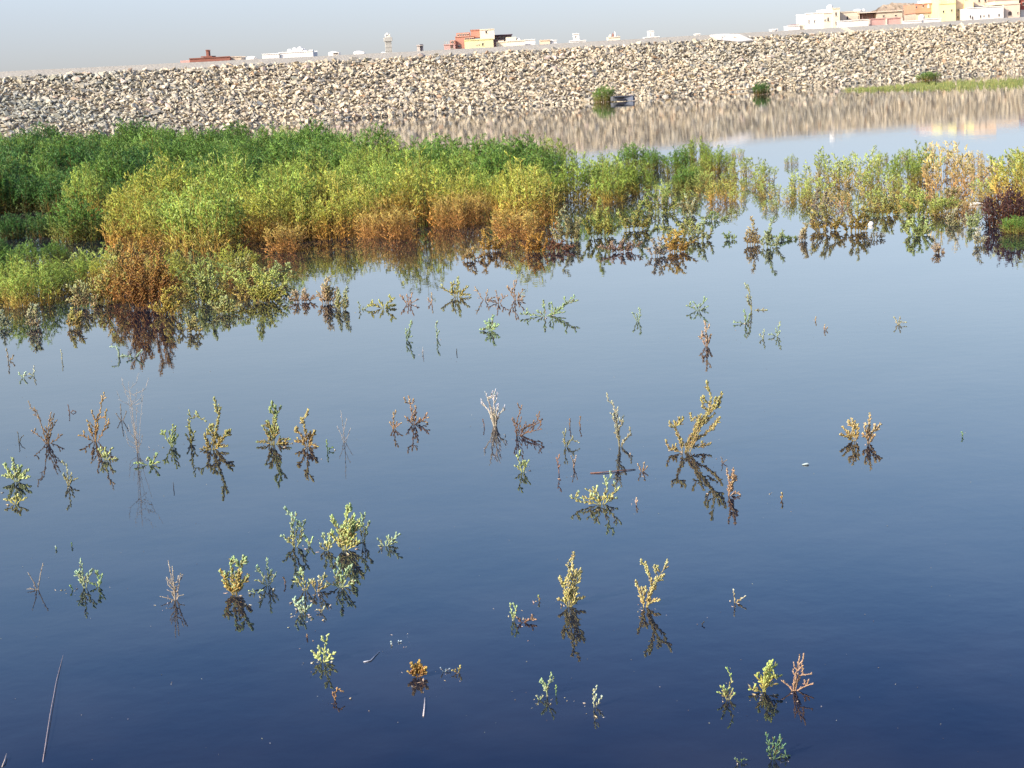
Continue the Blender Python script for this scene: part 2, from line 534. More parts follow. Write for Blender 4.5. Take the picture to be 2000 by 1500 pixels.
# -- far left: rust coloured unfinished structure
h_ = House("flat_building", "long low rust-red structure with a stubby square tower, leftmost on the skyline", "building", 410, 118, TY)
h_.block("wall", 370, 449, 115.5, 128, RUST, 7)
h_.block("wall", 352, 372, 118.5, 128, PINK, 6, 1)
h_.block("parapet", 449, 471, 112.5, 126, BEIGE, 6, 1.5)
h_.block("tower", 402, 407, 99, 116, RUST, 2.2, 1.2)
h_.block("roof_slab", 392, 414, 110, 112, RUST, 5, .8, cornice=False)
h_.block("stair_house", 399, 414, 111, 117, RUST, 4, 1.1)
h_ = House("low_house", "tiny white low block between the rust structure and the long white building", "building", 488, 114, TY)
h_.block("wall", 481, 496, 112.5, 124, WHITE, 6); h_.block("parapet", 484, 494, 112, 124, WHITE, 3, 2)
h_ = House("long_white_building", "long white building with rounded rooftop tanks, left part of the skyline", "building", 560, 106, TY)
h_.block("wall", 512, 545, 107, 124, WHITE, 8, -.5); h_.block("wall", 545, 611, 104, 124, WHITE, 9, 0)
h_.block("parapet", 603, 611, 97.5, 108, WHITE, 2, .4)
for x, wd, yy in ((566, 9, 98), (576, 10, 96), (586, 10, 94), (594, 8, 97)):
    tk = h_.block("tank_base", x - wd / 2, x + wd / 2, yy + 1, 104, WHITE, 2.5, 1.0, cornice=False)
    h_.dome("roof_tank", x, yy + 1, wd, WHITE, 2.2, .8)
for i, (x0, x1, yt, lab) in enumerate(((641, 662, 100.5, "white rounded skyline structure with a dark side, beside the long white building"),
                                 (690, 711, 99.5, "white low rounded skyline structure left of the minaret"),
                                 (744, 754, 100, "small white rounded structure touching the left foot of the minaret"))):
    h_ = House("domed_hut", lab, "hut", (x0 + x1) / 2, yt, TY - 6, "small white rounded structures on the skyline")
    h_.block("wall", x0, x1, yt + 2.5, yt + 18, WHITE, 3, cornice=False)
    h_.dome("roof", (x0 + x1) / 2, yt + 2.4 - 0, x1 - x0 - 2, WHITE, 1.5, .28)
    if i == 0: h_.win("window", x1 - 11, x1 - 2, yt + 3.4, yt + 5.8)
# minaret
def minaret(name, label, x, ytop, ybase, wpx, Y, col):
    h = House(name, label, "minaret", x, ybase, Y)
    S = Y / FPX
    p0 = at_depth(x, ybase, Y); p1 = at_depth(x - (ybase - ytop) * .0, ytop, Y)
    H = (p1.z - p0.z) / math.cos(0) ; W = wpx * S
    z0 = -6 + p0.z - 4.0
    X_ = at_depth(x - .056 * 0, ybase, Y).x - h.loc.x
    b = MB(); b.box((X_, 0, (z0 + p0.z - 4 + H * .60) / 2), (W, W, (p0.z - 4 + H * .60) - z0), rad(8), col)
    for k in range(3):
        b.box((X_, 0, p0.z - 4 + H * (.08 + .2 * k)), (W * 1.05, W * 1.05, .12), rad(8), tuple(c * .8 for c in col))
    b.build("shaft", M_WALL, h.o)
    b = MB(); zb = p0.z - 4 + H * .60
    b.box((X_, 0, zb + .15), (W * 1.35, W * 1.35, .3), rad(8), col)
    for i in range(4):
        a = rad(8) + math.pi / 2 * i
        b.box((X_ + math.cos(a) * W * .62, math.sin(a) * W * .62, zb + .55), (.12, W * 1.3, .5), a, col)
    b.build("balcony", M_WALL, h.o)
    b = MB(); cc = tuple(min(.8, c * 1.5) for c in col)
    b.box((X_, 0, zb + .3 + H * .11), (W * .8, W * .8, H * .22), rad(8), cc)
    b.build("lantern", M_WALL, h.o)
    for i in range(4):
        a = rad(8 + 45) + math.pi / 2 * i
        b = MB(); b.lathe((X_ + math.cos(a) * W * .46, math.sin(a) * W * .46, zb + .3 + H * .20), [(.16, 0), (.17, H * .05), (.04, H * .12), (.01, H * .15)], 8, cc)
        b.build("pinnacle", M_WALL, h.o)
    b = MB(); b.lathe((X_, 0, zb + .3 + H * .22), [(W * .3, 0), (W * .34, .25), (W * .2, .55), (.03, H * .16)], 12, cc)
    b.build("cap", M_WALL, h.o, smooth=True)
minaret("minaret", "tall slender grey minaret with pale crown, alone on the skyline", 759.5, 66, 103, 11.5, TY - 10, (.44, .43, .38))
h_ = House("stair_tower", "short square tower, pale with dark right side, between minaret and brick houses", "tower", 820, 96, TY)
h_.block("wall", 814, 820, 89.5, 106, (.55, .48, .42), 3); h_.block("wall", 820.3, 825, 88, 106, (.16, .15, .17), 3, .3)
h_.block("roof_slab", 813.5, 826, 89, 90, (.5, .45, .4), 4, -.2, cornice=False)
# brick and yellow group
h_ = House("brick_house", "half-built red brick house with open upper floor, left of the cream tower", "building", 912, 90, TY + 10)
h_.block("wall", 889, 926, 73, 106, BRICK, 12, 0); h_.block("upper_floor", 891, 917, 64.5, 75, BRICK, 9, 1)
h_.block("upper_floor", 919, 952, 60, 74, BRICK, 9, .7); h_.block("roof_slab", 918, 945, 58.2, 60, RUST, 8, 1.5, cornice=False)
for k in range(5): h_.win("window", 893.5 + k * 4.8, 896 + k * 4.8, 67.6 - k * .25, 70.3 - k * .25, 1)
for k in range(4): h_.win("window", 908 + k * 4.6, 911 + k * 4.6, 75 - k * .25, 77.6 - k * .25, 0)
h_.win("window", 894, 900, 89, 91.5, 0)
h_ = House("brick_annex", "low red brick annex with bare concrete posts left of the half-built brick house", "building", 878, 92, TY + 8)
h_.block("wall", 867, 889, 88.5, 108, PINK, 7, 0); h_.block("upper_floor", 878.5, 889, 79, 90, BRICK, 4, 1)
for x in (867.5, 871, 875.5): h_.block("post", x, x + 1.2, 80.5, 89, GREY, .5, 1, cornice=False)
h_.win("window", 881, 886, 81, 84, 1); h_.win("door", 879.5, 885, 90, 94.5, 0, (.12, .08, .06), True)
h_ = House("cream_tower_house", "cream stair tower rising above the yellow house", "building", 952, 70, TY + 4)
h_.block("wall", 937, 965, 59, 78, CREAM, 7, 0); h_.block("parapet", 946, 965, 57, 60, WHITE, 5, .4)
h_.win("window", 948, 951, 60, 65, 0)
h_ = House("yellow_house", "plain pale yellow walled house in front of the brick house", "building", 935, 85, TY - 4)
h_.block("wall", 907, 963, 79.5, 108, YELLOW, 4.5, 0, mat=None)
h_.win("window", 929, 936, 87.2, 88.2, 0, (.45, .38, .2)); h_.win("door", 941, 944, 84.5, 89, 0, (.12, .1, .05))
h_ = House("purple_house", "dark purple-brown house under a thin flat roof between yellow and cream houses", "building", 980, 80, TY + 9)
h_.block("wall", 963, 999, 70, 106, (.20, .13, .14), 8, 0); h_.block("roof_slab", 953, 1001, 68.8, 70.2, (.14, .10, .13), 10, -1, cornice=False)
for k in range(4): h_.win("window", 966 + k * 8, 970 + k * 8, 73.5 - k * .4, 77 - k * .4, 0)
h_ = House("gabled_house", "small cream house with notched gable beside the yellow house", "building", 980, 86, TY - 2)
h_.block("wall", 969, 989, 83.5, 108, CREAM, 4, 0); h_.block("gable", 973, 984, 79.5, 84, CREAM, 3, .3)
h_ = House("stepped_house", "cream stepped house closing the right side of the brick group", "building", 1006, 84, TY - 3)
h_.block("wall", 988, 1025, 81.5, 108, (.78, .72, .56), 5, 0); h_.block("upper_floor", 988, 1008, 73, 82, (.78, .70, .5), 4, .3)
h_.block("parapet", 1010, 1016, 76, 82, WHITE, 3, .3); h_.dome("roof", 1012, 76, 9, WHITE, 1.6, .5)
h_ = House("white_low_house", "white low house with bumpy parapet right of the cream stepped house", "building", 1035, 80, TY + 3)
h_.block("wall", 1024, 1045, 79, 104, WHITE, 5)
for k in range(4): h_.block("parapet", 1026 + k * 5, 1028.5 + k * 5, 77 - k * .25, 80, WHITE, 1, .2, cornice=False)
h_ = House("peach_low_house", "small peach low house with white corner block", "building", 1065, 84, TY - 2)
h_.block("wall", 1055, 1074, 80, 104, (.76, .6, .42), 5); h_.block("corner_block", 1074, 1087, 80, 102, WHITE, 4, .5)
h_.block("parapet", 1073, 1080, 77.5, 81, WHITE, 2, .7)
def cube_house(label, xa, xb, ytop, xl, xr, yb, xd):
    h = House("water_tower", label, "tower", (xa + xb) / 2, yb, TY)
    h.block("tower", xa, xb, ytop, yb, WHITE, 1.4, .5)
    h.block("wall", xl, xr, yb, yb + 16, WHITE, 4, 0)
    h.dome("dome", xd, yb - 1.0, 6, (.62, .64, .66), 1.5, .9)
    h.win("window", xa + 3, xa + 5, ytop + 4, ytop + 7, .5, (.3, .3, .3))
cube_house("white block tower on a wide low base, left one of the skyline pair", 1119.5, 1131, 67, 1113, 1144, 81, 1136)
cube_house("white block tower on a wide low base, right one of the skyline pair", 1265.5, 1277, 62, 1259, 1288, 74, 1283)
h_ = House("spired_mosque", "small cream mosque with pointed spires between the two white block towers", "mosque", 1200, 74, TY)
h_.block("wall", 1188, 1211, 74, 92, CREAM, 5)
for x, t, w_, c_ in ((1192, 67, 5, CREAM), (1197.5, 64, 3.5, RUST), (1201.5, 62, 4.5, WHITE), (1208, 68, 4, (.35, .3, .28))):
    p = at_depth(x, 75, TY + 2); S = TY / FPX; H = (75 - t) * S
    b = MB(); b.lathe((p.x - h_.loc.x, 2, p.z - 4), [(w_ / 2 * S, -.3), (w_ / 2 * S, H * .6), (w_ / 2.4 * S, H * .7), (.03, H)], 10, c_)
    b.build("spire", M_WALL, h_.o)
h_ = House("flat_hut", "little white flat-topped hut standing alone on the crest line left of the concrete ramp", "hut", 1363, 69, TY)
h_.block("wall", 1358.5, 1367.5, 67.5, 90, WHITE, 3); h_.block("roof_slab", 1358, 1368, 66.6, 67.5, WHITE, 3.4, -.2, cornice=False)
# -- right-hand town
h_ = House("twin_huts", "pair of tiny white huts at the left end of the right-hand town", "hut", 1512, 60, TY)
h_.block("wall", 1507, 1513, 58.5, 76, WHITE, 3); h_.block("wall", 1514.5, 1519, 58, 76, WHITE, 3, .4)
h_ = House("red_roof_house", "small white house with red roof edge at the left end of the town", "building", 1551, 55, TY)
h_.block("wall", 1539, 1562, 52, 74, WHITE, 5); h_.block("roof", 1545, 1562, 48.5, 50.2, (.40, .15, .12), 4, .3, cornice=False)
h_.block("parapet", 1541, 1547, 50, 53, WHITE, 3, .2); h_.block("annex", 1562, 1573, 50.5, 72, CREAM, 5, 1)
h_ = House("white_house", "large plain white house with two slit windows and domed stair head", "building", 1590, 40, TY)
h_.block("wall", 1573, 1608, 27.5, 70, WHITE, 11); h_.block("upper_floor", 1607, 1626, 18.5, 30, WHITE, 7, .6)
h_.win("window", 1579, 1580.6, 40, 45); h_.win("window", 1590, 1591.4, 40, 44.5)
h_.dome("dome", 1621, 13.5, 12, WHITE, 2.5, .75, base=.8)
h_ = House("cream_villa", "cream villa with square corner tower and dark arched windows beside the large white house", "building", 1625, 38, TY - 1)
h_.block("wall", 1608.3, 1626, 26.5, 68, CREAM, 9, .3); h_.block("tower", 1626, 1640, 17.5, 68, (.78, .68, .50), 5, 0)
h_.win("window", 1616, 1618.5, 35, 41.5, .3, DARK, True); h_.win("window", 1610, 1612.5, 38.5, 40.5, .3)
h_.win("window", 1631.5, 1634, 25, 31, 0, DARK, True); h_.win("window", 1632, 1634.2, 42.5, 49, 0, DARK, True)
h_ = House("peach_villa", "wide peach-cream house with one arched window behind the white garden wall", "building", 1660, 35, TY + 3)
h_.block("wall", 1641, 1679, 25, 66, (.74, .62, .46), 10); h_.block("upper_wall", 1660, 1676, 31.5, 40, (.74, .56, .43), .3, -.15, cornice=False)
h_.block("roof_slab", 1643, 1668, 22.6, 24.3, (.35, .3, .26), 7, .8, cornice=False); h_.win("window", 1653.5, 1656.5, 33.5, 38, 0, DARK, True)
h_.dome("roof_dome", 1675, 20.5, 17, WHITE, 3, .34); h_.dome("roof_dome", 1687, 19.5, 7, WHITE, 3, .7)
h_ = House("garden_wall", "long white garden wall in front of the cream and peach villas", "wall", 1660, 46, TY - 8)
h_.block("wall_panel", 1635, 1664, 42.5, 64, WHITE, .5, 0); h_.block("wall_panel", 1664.2, 1696, 40.5, 62, (.78, .72, .62), .5, 0)
h_ = House("warehouse", "long beige flat-roofed warehouse with a dark recess under its roof", "building", 1720, 32, TY + 2)
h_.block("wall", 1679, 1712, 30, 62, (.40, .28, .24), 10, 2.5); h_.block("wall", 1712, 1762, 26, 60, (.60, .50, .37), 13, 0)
h_.block("roof_slab", 1677, 1762, 24.2, 26.2, (.68, .55, .42), 14, -.4, cornice=False)
for k in range(3): h_.block("post", 1684 + 9 * k, 1685.2 + 9 * k, 27.5 - k * .4, 40, (.3, .2, .18), .3, 1.0, cornice=False)
h_.win("window", 1724, 1727, 30, 33); h_.win("window", 1748, 1751, 29, 32)
h_ = House("pink_wall", "pink painted yard wall with pale piers below the beige warehouse", "wall", 1730, 42, TY - 6)
h_.block("wall_panel", 1700, 1730, 38.3, 60, PINK, .4); h_.block("wall_panel", 1733, 1760, 36.7, 60, PINK, .4)
for x, y in ((1697, 38), (1730, 36.8), (1760, 35)): h_.block("pier", x, x + 3, y, 60, (.74, .55, .45), .8, -.2, cornice=False)
# rocky hill
def hill():
    Y = 620.0
    prof = [(1690, 60), (1700, 34), (1712, 24), (1728, 14), (1745, 8.5), (1755, 8), (1768, 12), (1778, 20), (1785, 33), (1795, 44), (1806, 60)]
    b = MB(); vs = []; fs = []; nx, ny = 60, 16
    r_ = random.Random(3)
    for j in range(ny + 1):
        a = math.pi * j / ny
        for i in range(nx + 1):
            x = 1680 + (1815 - 1680) * i / nx
            yt = np.interp(x, [p_[0] for p_ in prof], [p_[1] for p_ in prof])
            p = at_depth(x, yt, Y)
            zz = 2 + (p.z - 2) * max(0.0, math.sin(a)) ** .8
            jit = 1 + .05 * math.sin(i * 1.7 + j * 2.3) + r_.uniform(-.035, .035)
            vs.append((p.x + r_.uniform(-.6, .6), Y - 40 * math.cos(a) + r_.uniform(-1.5, 1.5), 2 + (zz - 2) * jit))
    for j in range(ny):
        for i in range(nx):
            q_ = j * (nx + 1) + i
            fs.append((q_, q_ + 1, q_ + nx + 2, q_ + nx + 1))
    b.add(vs, fs, (1, 1, 1))
    tag(b.build("hill", M_HILL), "bare rounded rocky hill behind the warehouse", None, None, "structure")
hill()
h_ = House("orange_house", "orange-red upper storey house with pale bands left of the yellow house", "building", 1810, 20, TY + 6)
h_.block("wall", 1787, 1832, 9, 26, (.62, .30, .19), 10); h_.block("lower_wall", 1788, 1832, 24, 62, (.62, .5, .38), 10, .4)
h_.block("upper_floor", 1806, 1832, 0.5, 8, WHITE, 6, 1)
h_.win("window", 1788.8, 1791, 12.5, 16); h_.win("window", 1802, 1804, 9.5, 14); h_.win("window", 1811, 1815, 10, 15.5, 0, (.75, .65, .55), True)
h_.win("window", 1826, 1829.5, 8.5, 14, 0, (.75, .65, .55), True); h_.win("window", 1813, 1814.5, 30, 33, .4); h_.win("window", 1826.5, 1829, 28, 31, .4)
h_ = House("water_tank", "round white water tank on the low white wall below the orange house", "tank", 1800, 34, TY - 7)
h_.dome("tank", 1800, 34, 12, WHITE, 1, 1.0, base=.6); h_.block("stand", 1796, 1804, 37, 60, WHITE, 1, .5, cornice=False)
h_ = House("boundary_wall", "low white boundary wall running under the orange house", "wall", 1810, 40, TY - 9)
h_.block("wall_panel", 1764, 1800, 42.5, 62, WHITE, .5); h_.block("wall_panel", 1800.2, 1838, 38.5, 62, WHITE, .5, .2)
h_ = House("tall_yellow_house", "tall bright yellow house with two small windows and a roof terrace", "building", 1850, 20, TY)
h_.block("wall", 1834, 1866.5, 8.5, 62, YELLOW, 10)
h_.block("terrace_wall", 1834, 1838, -3, 8.5, YELLOW, 10, .2); h_.block("terrace_wall", 1838, 1862, -1, 8, BEIGE, .5, 5); 
h_.block("terrace_wall", 1862, 1866.5, -5, 8, YELLOW, 10, .2)
h_.win("window", 1841.5, 1844, 21, 25); h_.win("window", 1857.5, 1860, 18.5, 22.5)
h_ = House("peach_house", "peach house with stacked dark openings right of the tall yellow house", "building", 1876, 20, TY + 2)
h_.block("wall", 1866.8, 1884, -4, 60, PEACH, 9); h_.win("window", 1870.5, 1877, 18.3, 21); h_.win("window", 1869.5, 1872, 32, 34.5)
h_.win("window", 1875.5, 1878, 31, 34.5)
h_ = House("narrow_yellow_house", "narrow pale yellow house front between peach and beige houses", "building", 1892, 12, TY + 1)
h_.block("wall", 1884.2, 1901, -6, 60, YELLOW, 9); h_.win("window", 1884.8, 1888, -3, 0)
h_ = House("beige_upper_house", "beige upper house with dark windows above the white hall", "building", 1922, 5, TY + 6)
h_.block("wall", 1901, 1945, -14, 55, (.70, .56, .41), 10); h_.win("window", 1923, 1926, -2, 3.5); h_.win("window", 1932, 1935.5, -2.5, 3); h_.win("window", 1911, 1914, -1, 4)
h_.block("balcony", 1905, 1922, 11.5, 13, WHITE, 1.5, -1.4, cornice=False)
h_ = House("white_hall", "long white hall with a row of arched openings near the right edge", "building", 1925, 24, TY - 4)
h_.block("wall", 1888, 1960, 16.7, 58, WHITE, 8)
for x, y in ((1894, 31), (1898.5, 33), (1914, 30.5), (1930, 29), (1950, 27.8)): h_.win("window", x, x + 2.4, y, y + 4, 0, DARK, True)
h_.win("window", 1920.5, 1923, 30.6, 32.4)
h_ = House("beige_gate_house", "beige house with a dark arched gateway beside the white hall", "building", 1976, 22, TY - 3)
h_.block("wall", 1960.3, 1992, 9.5, 56, (.72, .58, .44), 8); h_.block("upper_floor", 1943, 1990, 3, 9.8, (.76, .64, .45), 7, 1)
h_.win("door", 1969, 1976, 25.5, 31, 0, DARK, True); h_.win("window", 1987, 1988.5, 24, 27)
h_.block("terrace_wall", 1945, 1990, -2.5, 3, (.35, .25, .2), 6, 2.5)
h_ = House("dark_red_house", "dark red house cut by the right edge of the picture", "building", 2003, 15, TY)
h_.block("wall", 1993, 2030, 0, 22, (.35, .10, .07), 8); h_.block("garden_wall", 1993, 2035, 21, 54, (.74, .68, .58), 5, -1)
h_.win("window", 1997, 2000, 5, 10)

# ------------------------------------------------------------------ plants
G_DK, G_MD, G_YG, G_YL = (.045, .115, .022), (.115, .23, .035), (.23, .31, .045), (.42, .40, .06)
OR_, OR_D, RUSTP, TAN = (.46, .22, .045), (.24, .09, .025), (.20, .07, .04), (.50, .34, .16)
PALG, PKS, BRN = (.36, .46, .17), (.50, .26, .17), (.10, .04, .03)
def lerp(a, b, t): return tuple(a[i] * (1 - t) + b[i] * t for i in range(3))
def jitc(rnd, c, k=.22):
    s = 1 + rnd.uniform(-k, k)
    return (c[0] * s * (1 + rnd.uniform(-.1, .1)), c[1] * s, c[2] * s * (1 + rnd.uniform(-.2, .2)))

def shrub_mesh(seed, H, R, low, top, n_stem=34, leafL=.10, leafR=.016, mix=.35, spread=1.0, dens=1.0, dome=.45):
    """stems (part) and foliage (part) of one bushy feathery shrub, base at origin"""
    rnd = random.Random(seed)
    st, fo = MB(), MB()
    for i in range(n_stem):
        a = rnd.uniform(0, 6.283); rr_ = math.sqrt(rnd.random())
        b0 = Vector((math.cos(a) * R * .85 * rr_, math.sin(a) * R * .85 * rr_, -.25))
        hh = H * (1 - dome * rr_ ** 2) * rnd.uniform(.72, 1.08)
        tip = Vector((math.cos(a) * R * rr_ * spread, math.sin(a) * R * rr_ * spread, hh))
        midp = b0.lerp(tip, .5) + Vector((rnd.uniform(-.08, .08), rnd.uniform(-.08, .08), hh * .08))
        pts = [b0, midp, tip]
        sc = lerp(OR_D, low, rnd.random() * .6)
        tube(st, pts, .013, .004, 3, tuple(c * .8 for c in sc), lerp(sc, top, .5))
        scol = rnd.uniform(-.25, .25); sval = rnd.uniform(.68, 1.28)
        nb = int(9 * dens)
        for j in range(nb):
            t = .07 + .93 * (j + rnd.random()) / nb
            p = b0.lerp(midp, t * 2) if t < .5 else midp.lerp(tip, t * 2 - 1)
            ax = (tip - midp).normalized()
            an = rnd.uniform(0, 6.283)
            out = Vector((math.cos(an), math.sin(an), rnd.uniform(-.1, .8))).normalized()
            bl = rnd.uniform(.14, .34) * (1.15 - .55 * t) * H ** .5
            bt = p + (out * 1.0 + ax * .5).normalized() * bl
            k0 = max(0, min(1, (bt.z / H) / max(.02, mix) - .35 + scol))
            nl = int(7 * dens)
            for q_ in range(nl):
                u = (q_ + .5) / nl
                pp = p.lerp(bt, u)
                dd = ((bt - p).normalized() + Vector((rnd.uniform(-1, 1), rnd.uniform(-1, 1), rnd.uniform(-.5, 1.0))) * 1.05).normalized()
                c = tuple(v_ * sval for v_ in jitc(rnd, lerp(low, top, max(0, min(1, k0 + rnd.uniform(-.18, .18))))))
                leaf3(fo, pp, dd, leafL * rnd.uniform(.7, 1.25), leafR * rnd.uniform(.8, 1.3), c)
    return st, fo
_protos = {}
def shrub(key, args, x, y, sc, label, group=None, cat="shrub", name="shrub", rz=None, sz=1.0, nth=0):
    """place a shrub whose foot the photograph shows at pixel x, y"""
    root = empty(name, on_water(x, y))
    tag(root, label, cat, group)
    if key not in _protos:
        st, fo = shrub_mesh(**args)
        a = st.build("stems", M_STEM, root); b = fo.build("foliage", M_BUSH, root)
        _protos[key] = (a, b)
    else:
        for src in _protos[key]:
            c = src.copy(); COL.objects.link(c); c.parent = root
    root.scale = (sc, sc, sc * sz)
    root.rotation_euler = (0, 0, rz if rz is not None else (x * 7.31 + y * 3.7) % 6.28)
    return root
KIND = {}
def reg(k, n, **a):
    for i in range(n): KIND[(k, i)] = dict(a, seed=hash_(k) + i * 17)
def hash_(s): return sum(ord(c) * (i + 1) for i, c in enumerate(s))
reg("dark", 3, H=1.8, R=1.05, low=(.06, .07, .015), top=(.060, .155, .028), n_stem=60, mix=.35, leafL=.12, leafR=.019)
reg("green", 4, H=1.8, R=1.05, low=(.20, .20, .04), top=(.13, .25, .04), n_stem=60, mix=.4, leafL=.12, leafR=.019)
reg("ygreen", 4, H=1.8, R=1.0, low=(.38, .27, .055), top=(.26, .37, .06), n_stem=54, mix=.33)
reg("rusty", 4, H=1.8, R=1.0, low=(.50, .26, .06), top=(.35, .39, .06), n_stem=54, mix=.45)
reg("orange", 2, H=1.5, R=.9, low=(.44, .21, .06), top=(.46, .37, .09), dome=.12, n_stem=38, mix=.7)
reg("yellow", 2, H=1.5, R=.85, low=(.48, .28, .06), top=(.36, .38, .08), n_stem=30, mix=.5)
reg("sparse", 4, H=1.5, R=1.0, low=(.42, .30, .08), top=(.34, .42, .10), n_stem=17, mix=.4, leafL=.12, leafR=.02)
reg("sparsetan", 3, H=1.5, R=1.0, low=(.50, .30, .11), top=(.48, .40, .15), n_stem=15, mix=.5, leafL=.12, leafR=.019)
reg("brown", 1, H=1.4, R=.9, low=(.030, .017, .015), top=(.085, .040, .034), n_stem=60, mix=.4)
LAB = {"dark": "dark green feathery shrub in the back rows of the dense thicket",
       "green": "mid green feathery shrub in the dense thicket",
       "ygreen": "yellow-green feathery shrub in the middle of the dense thicket",
       "rusty": "yellow shrub with rusty orange lower stems along the water edge of the thicket",
       "orange": "rust-orange drying shrub at the water edge of the thicket"}
rnd = random.Random(11)
CN = {"dark": "dark green", "green": "mid green", "ygreen": "yellow-green feathery", "rusty": "rusty-footed yellow", "orange": "rust-orange drying"}
back_x = [-120, 0, 200, 450, 690, 760, 850, 900, 1000, 1150, 1300, 1385]
back_y = [300, 300, 288, 288, 300, 345, 338, 352, 336, 334, 318, 322]
front_x = [-120, 60, 215, 250, 400, 520, 600, 750, 900, 1060, 1100, 1150, 1250, 1385]
front_y = [440, 436, 432, 484, 488, 492, 490, 472, 462, 462, 425, 402, 388, 352]
y = 286.0
cnt = 0
row = -1
fr_gap = random.Random(4)
ORD = "first second third fourth fifth sixth seventh eighth ninth tenth eleventh twelfth".split()
def nth(n): return ORD[n] if n < 12 else "%dth" % (n + 1) if (n + 1) % 10 not in (1, 2, 3) or 10 < n + 1 < 20 else "%d%s" % (n + 1, {1: "st", 2: "nd", 3: "rd"}[(n + 1) % 10])
while y < 494:
    row += 1; inrow = 0; offs = 0
    hz0 = 150
    x = -110.0 + rnd.uniform(0, 30)
    while x < 1395:
        dep = y - horizon(x)
        wpx = 1.9 * dep / 5 
        yb, yf = np.interp(x, back_x, back_y), np.interp(x, front_x, front_y)
        if yb <= y <= yf and not (x > 1090 and fr_gap.random() < .36):
            fr = (y - yb) / max(1, yf - yb)
            edge = yf - y
            u = rnd.random()
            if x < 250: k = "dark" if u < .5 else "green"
            elif x < 520: k = ("dark" if u < .35 else "green") if fr < .55 else ("ygreen" if u < .7 else "rusty")
            else:
                if fr < .34: k = "green" if u < .6 else "ygreen"
                elif fr < .72: k = "ygreen" if u < .96 else "rusty"
                else: k = "ygreen" if u < .5 else "rusty"
            if x > 480 and x < 1080 and edge < 32: k = "rusty" if u < .72 else "orange"
            if x > 1100: k = "green" if (fr < .55 and u < .7) else "ygreen"
            if x < 480 and edge < 18 and x > 150: k = "orange" if u < .3 else "ygreen"
            if 480 < x < 1085 and edge < 30 and u < .55: k = "orange"
            elif 480 < x < 1085 and edge < 48: k = "rusty"
            if x < 500 and k == "orange": k = "rusty"
            n_ = sum(1 for kk in KIND if kk[0] == k)
            i = rnd.randrange(n_)
            hs = rnd.choice((.72, .85, .95, 1.05, 1.22)) * (.78 if x > 1080 else 1.0) * (1.05 if x < 500 else .98) * (rnd.uniform(.5, .8) if k == "orange" else 1)
            shrub((k, i), KIND[(k, i)], x + rnd.uniform(-12, 12), y + rnd.uniform(-8, 7), hs, LAB[k], {"dark": "dark green thicket shrubs", "green": "mid green thicket shrubs", "ygreen": "yellow-green thicket shrubs", "rusty": "yellow thicket shrubs with rusty feet", "orange": "rust-orange thicket shrubs"}[k], sz=rnd.uniform(.9, 1.12))
            last = COL.objects[-1]
            while last.parent: last = last.parent
            if x < 0: last["label"] = "%s shrub cut by left edge, %s thicket row from back%s" % (CN[k], nth(row), ["", ", " + nth(offs) + " one"][min(1, offs)]); offs += 1
            else: last["label"] = "%s thicket shrub, %s from left in the %s row from the back" % (CN[k], nth(inrow), nth(row)); inrow += 1
            cnt += 1
        x += wpx * (rnd.uniform(.52, .72) if y < 425 else rnd.uniform(.40, .58))
    y += (y - 150) * .088
print("thicket shrubs", cnt)

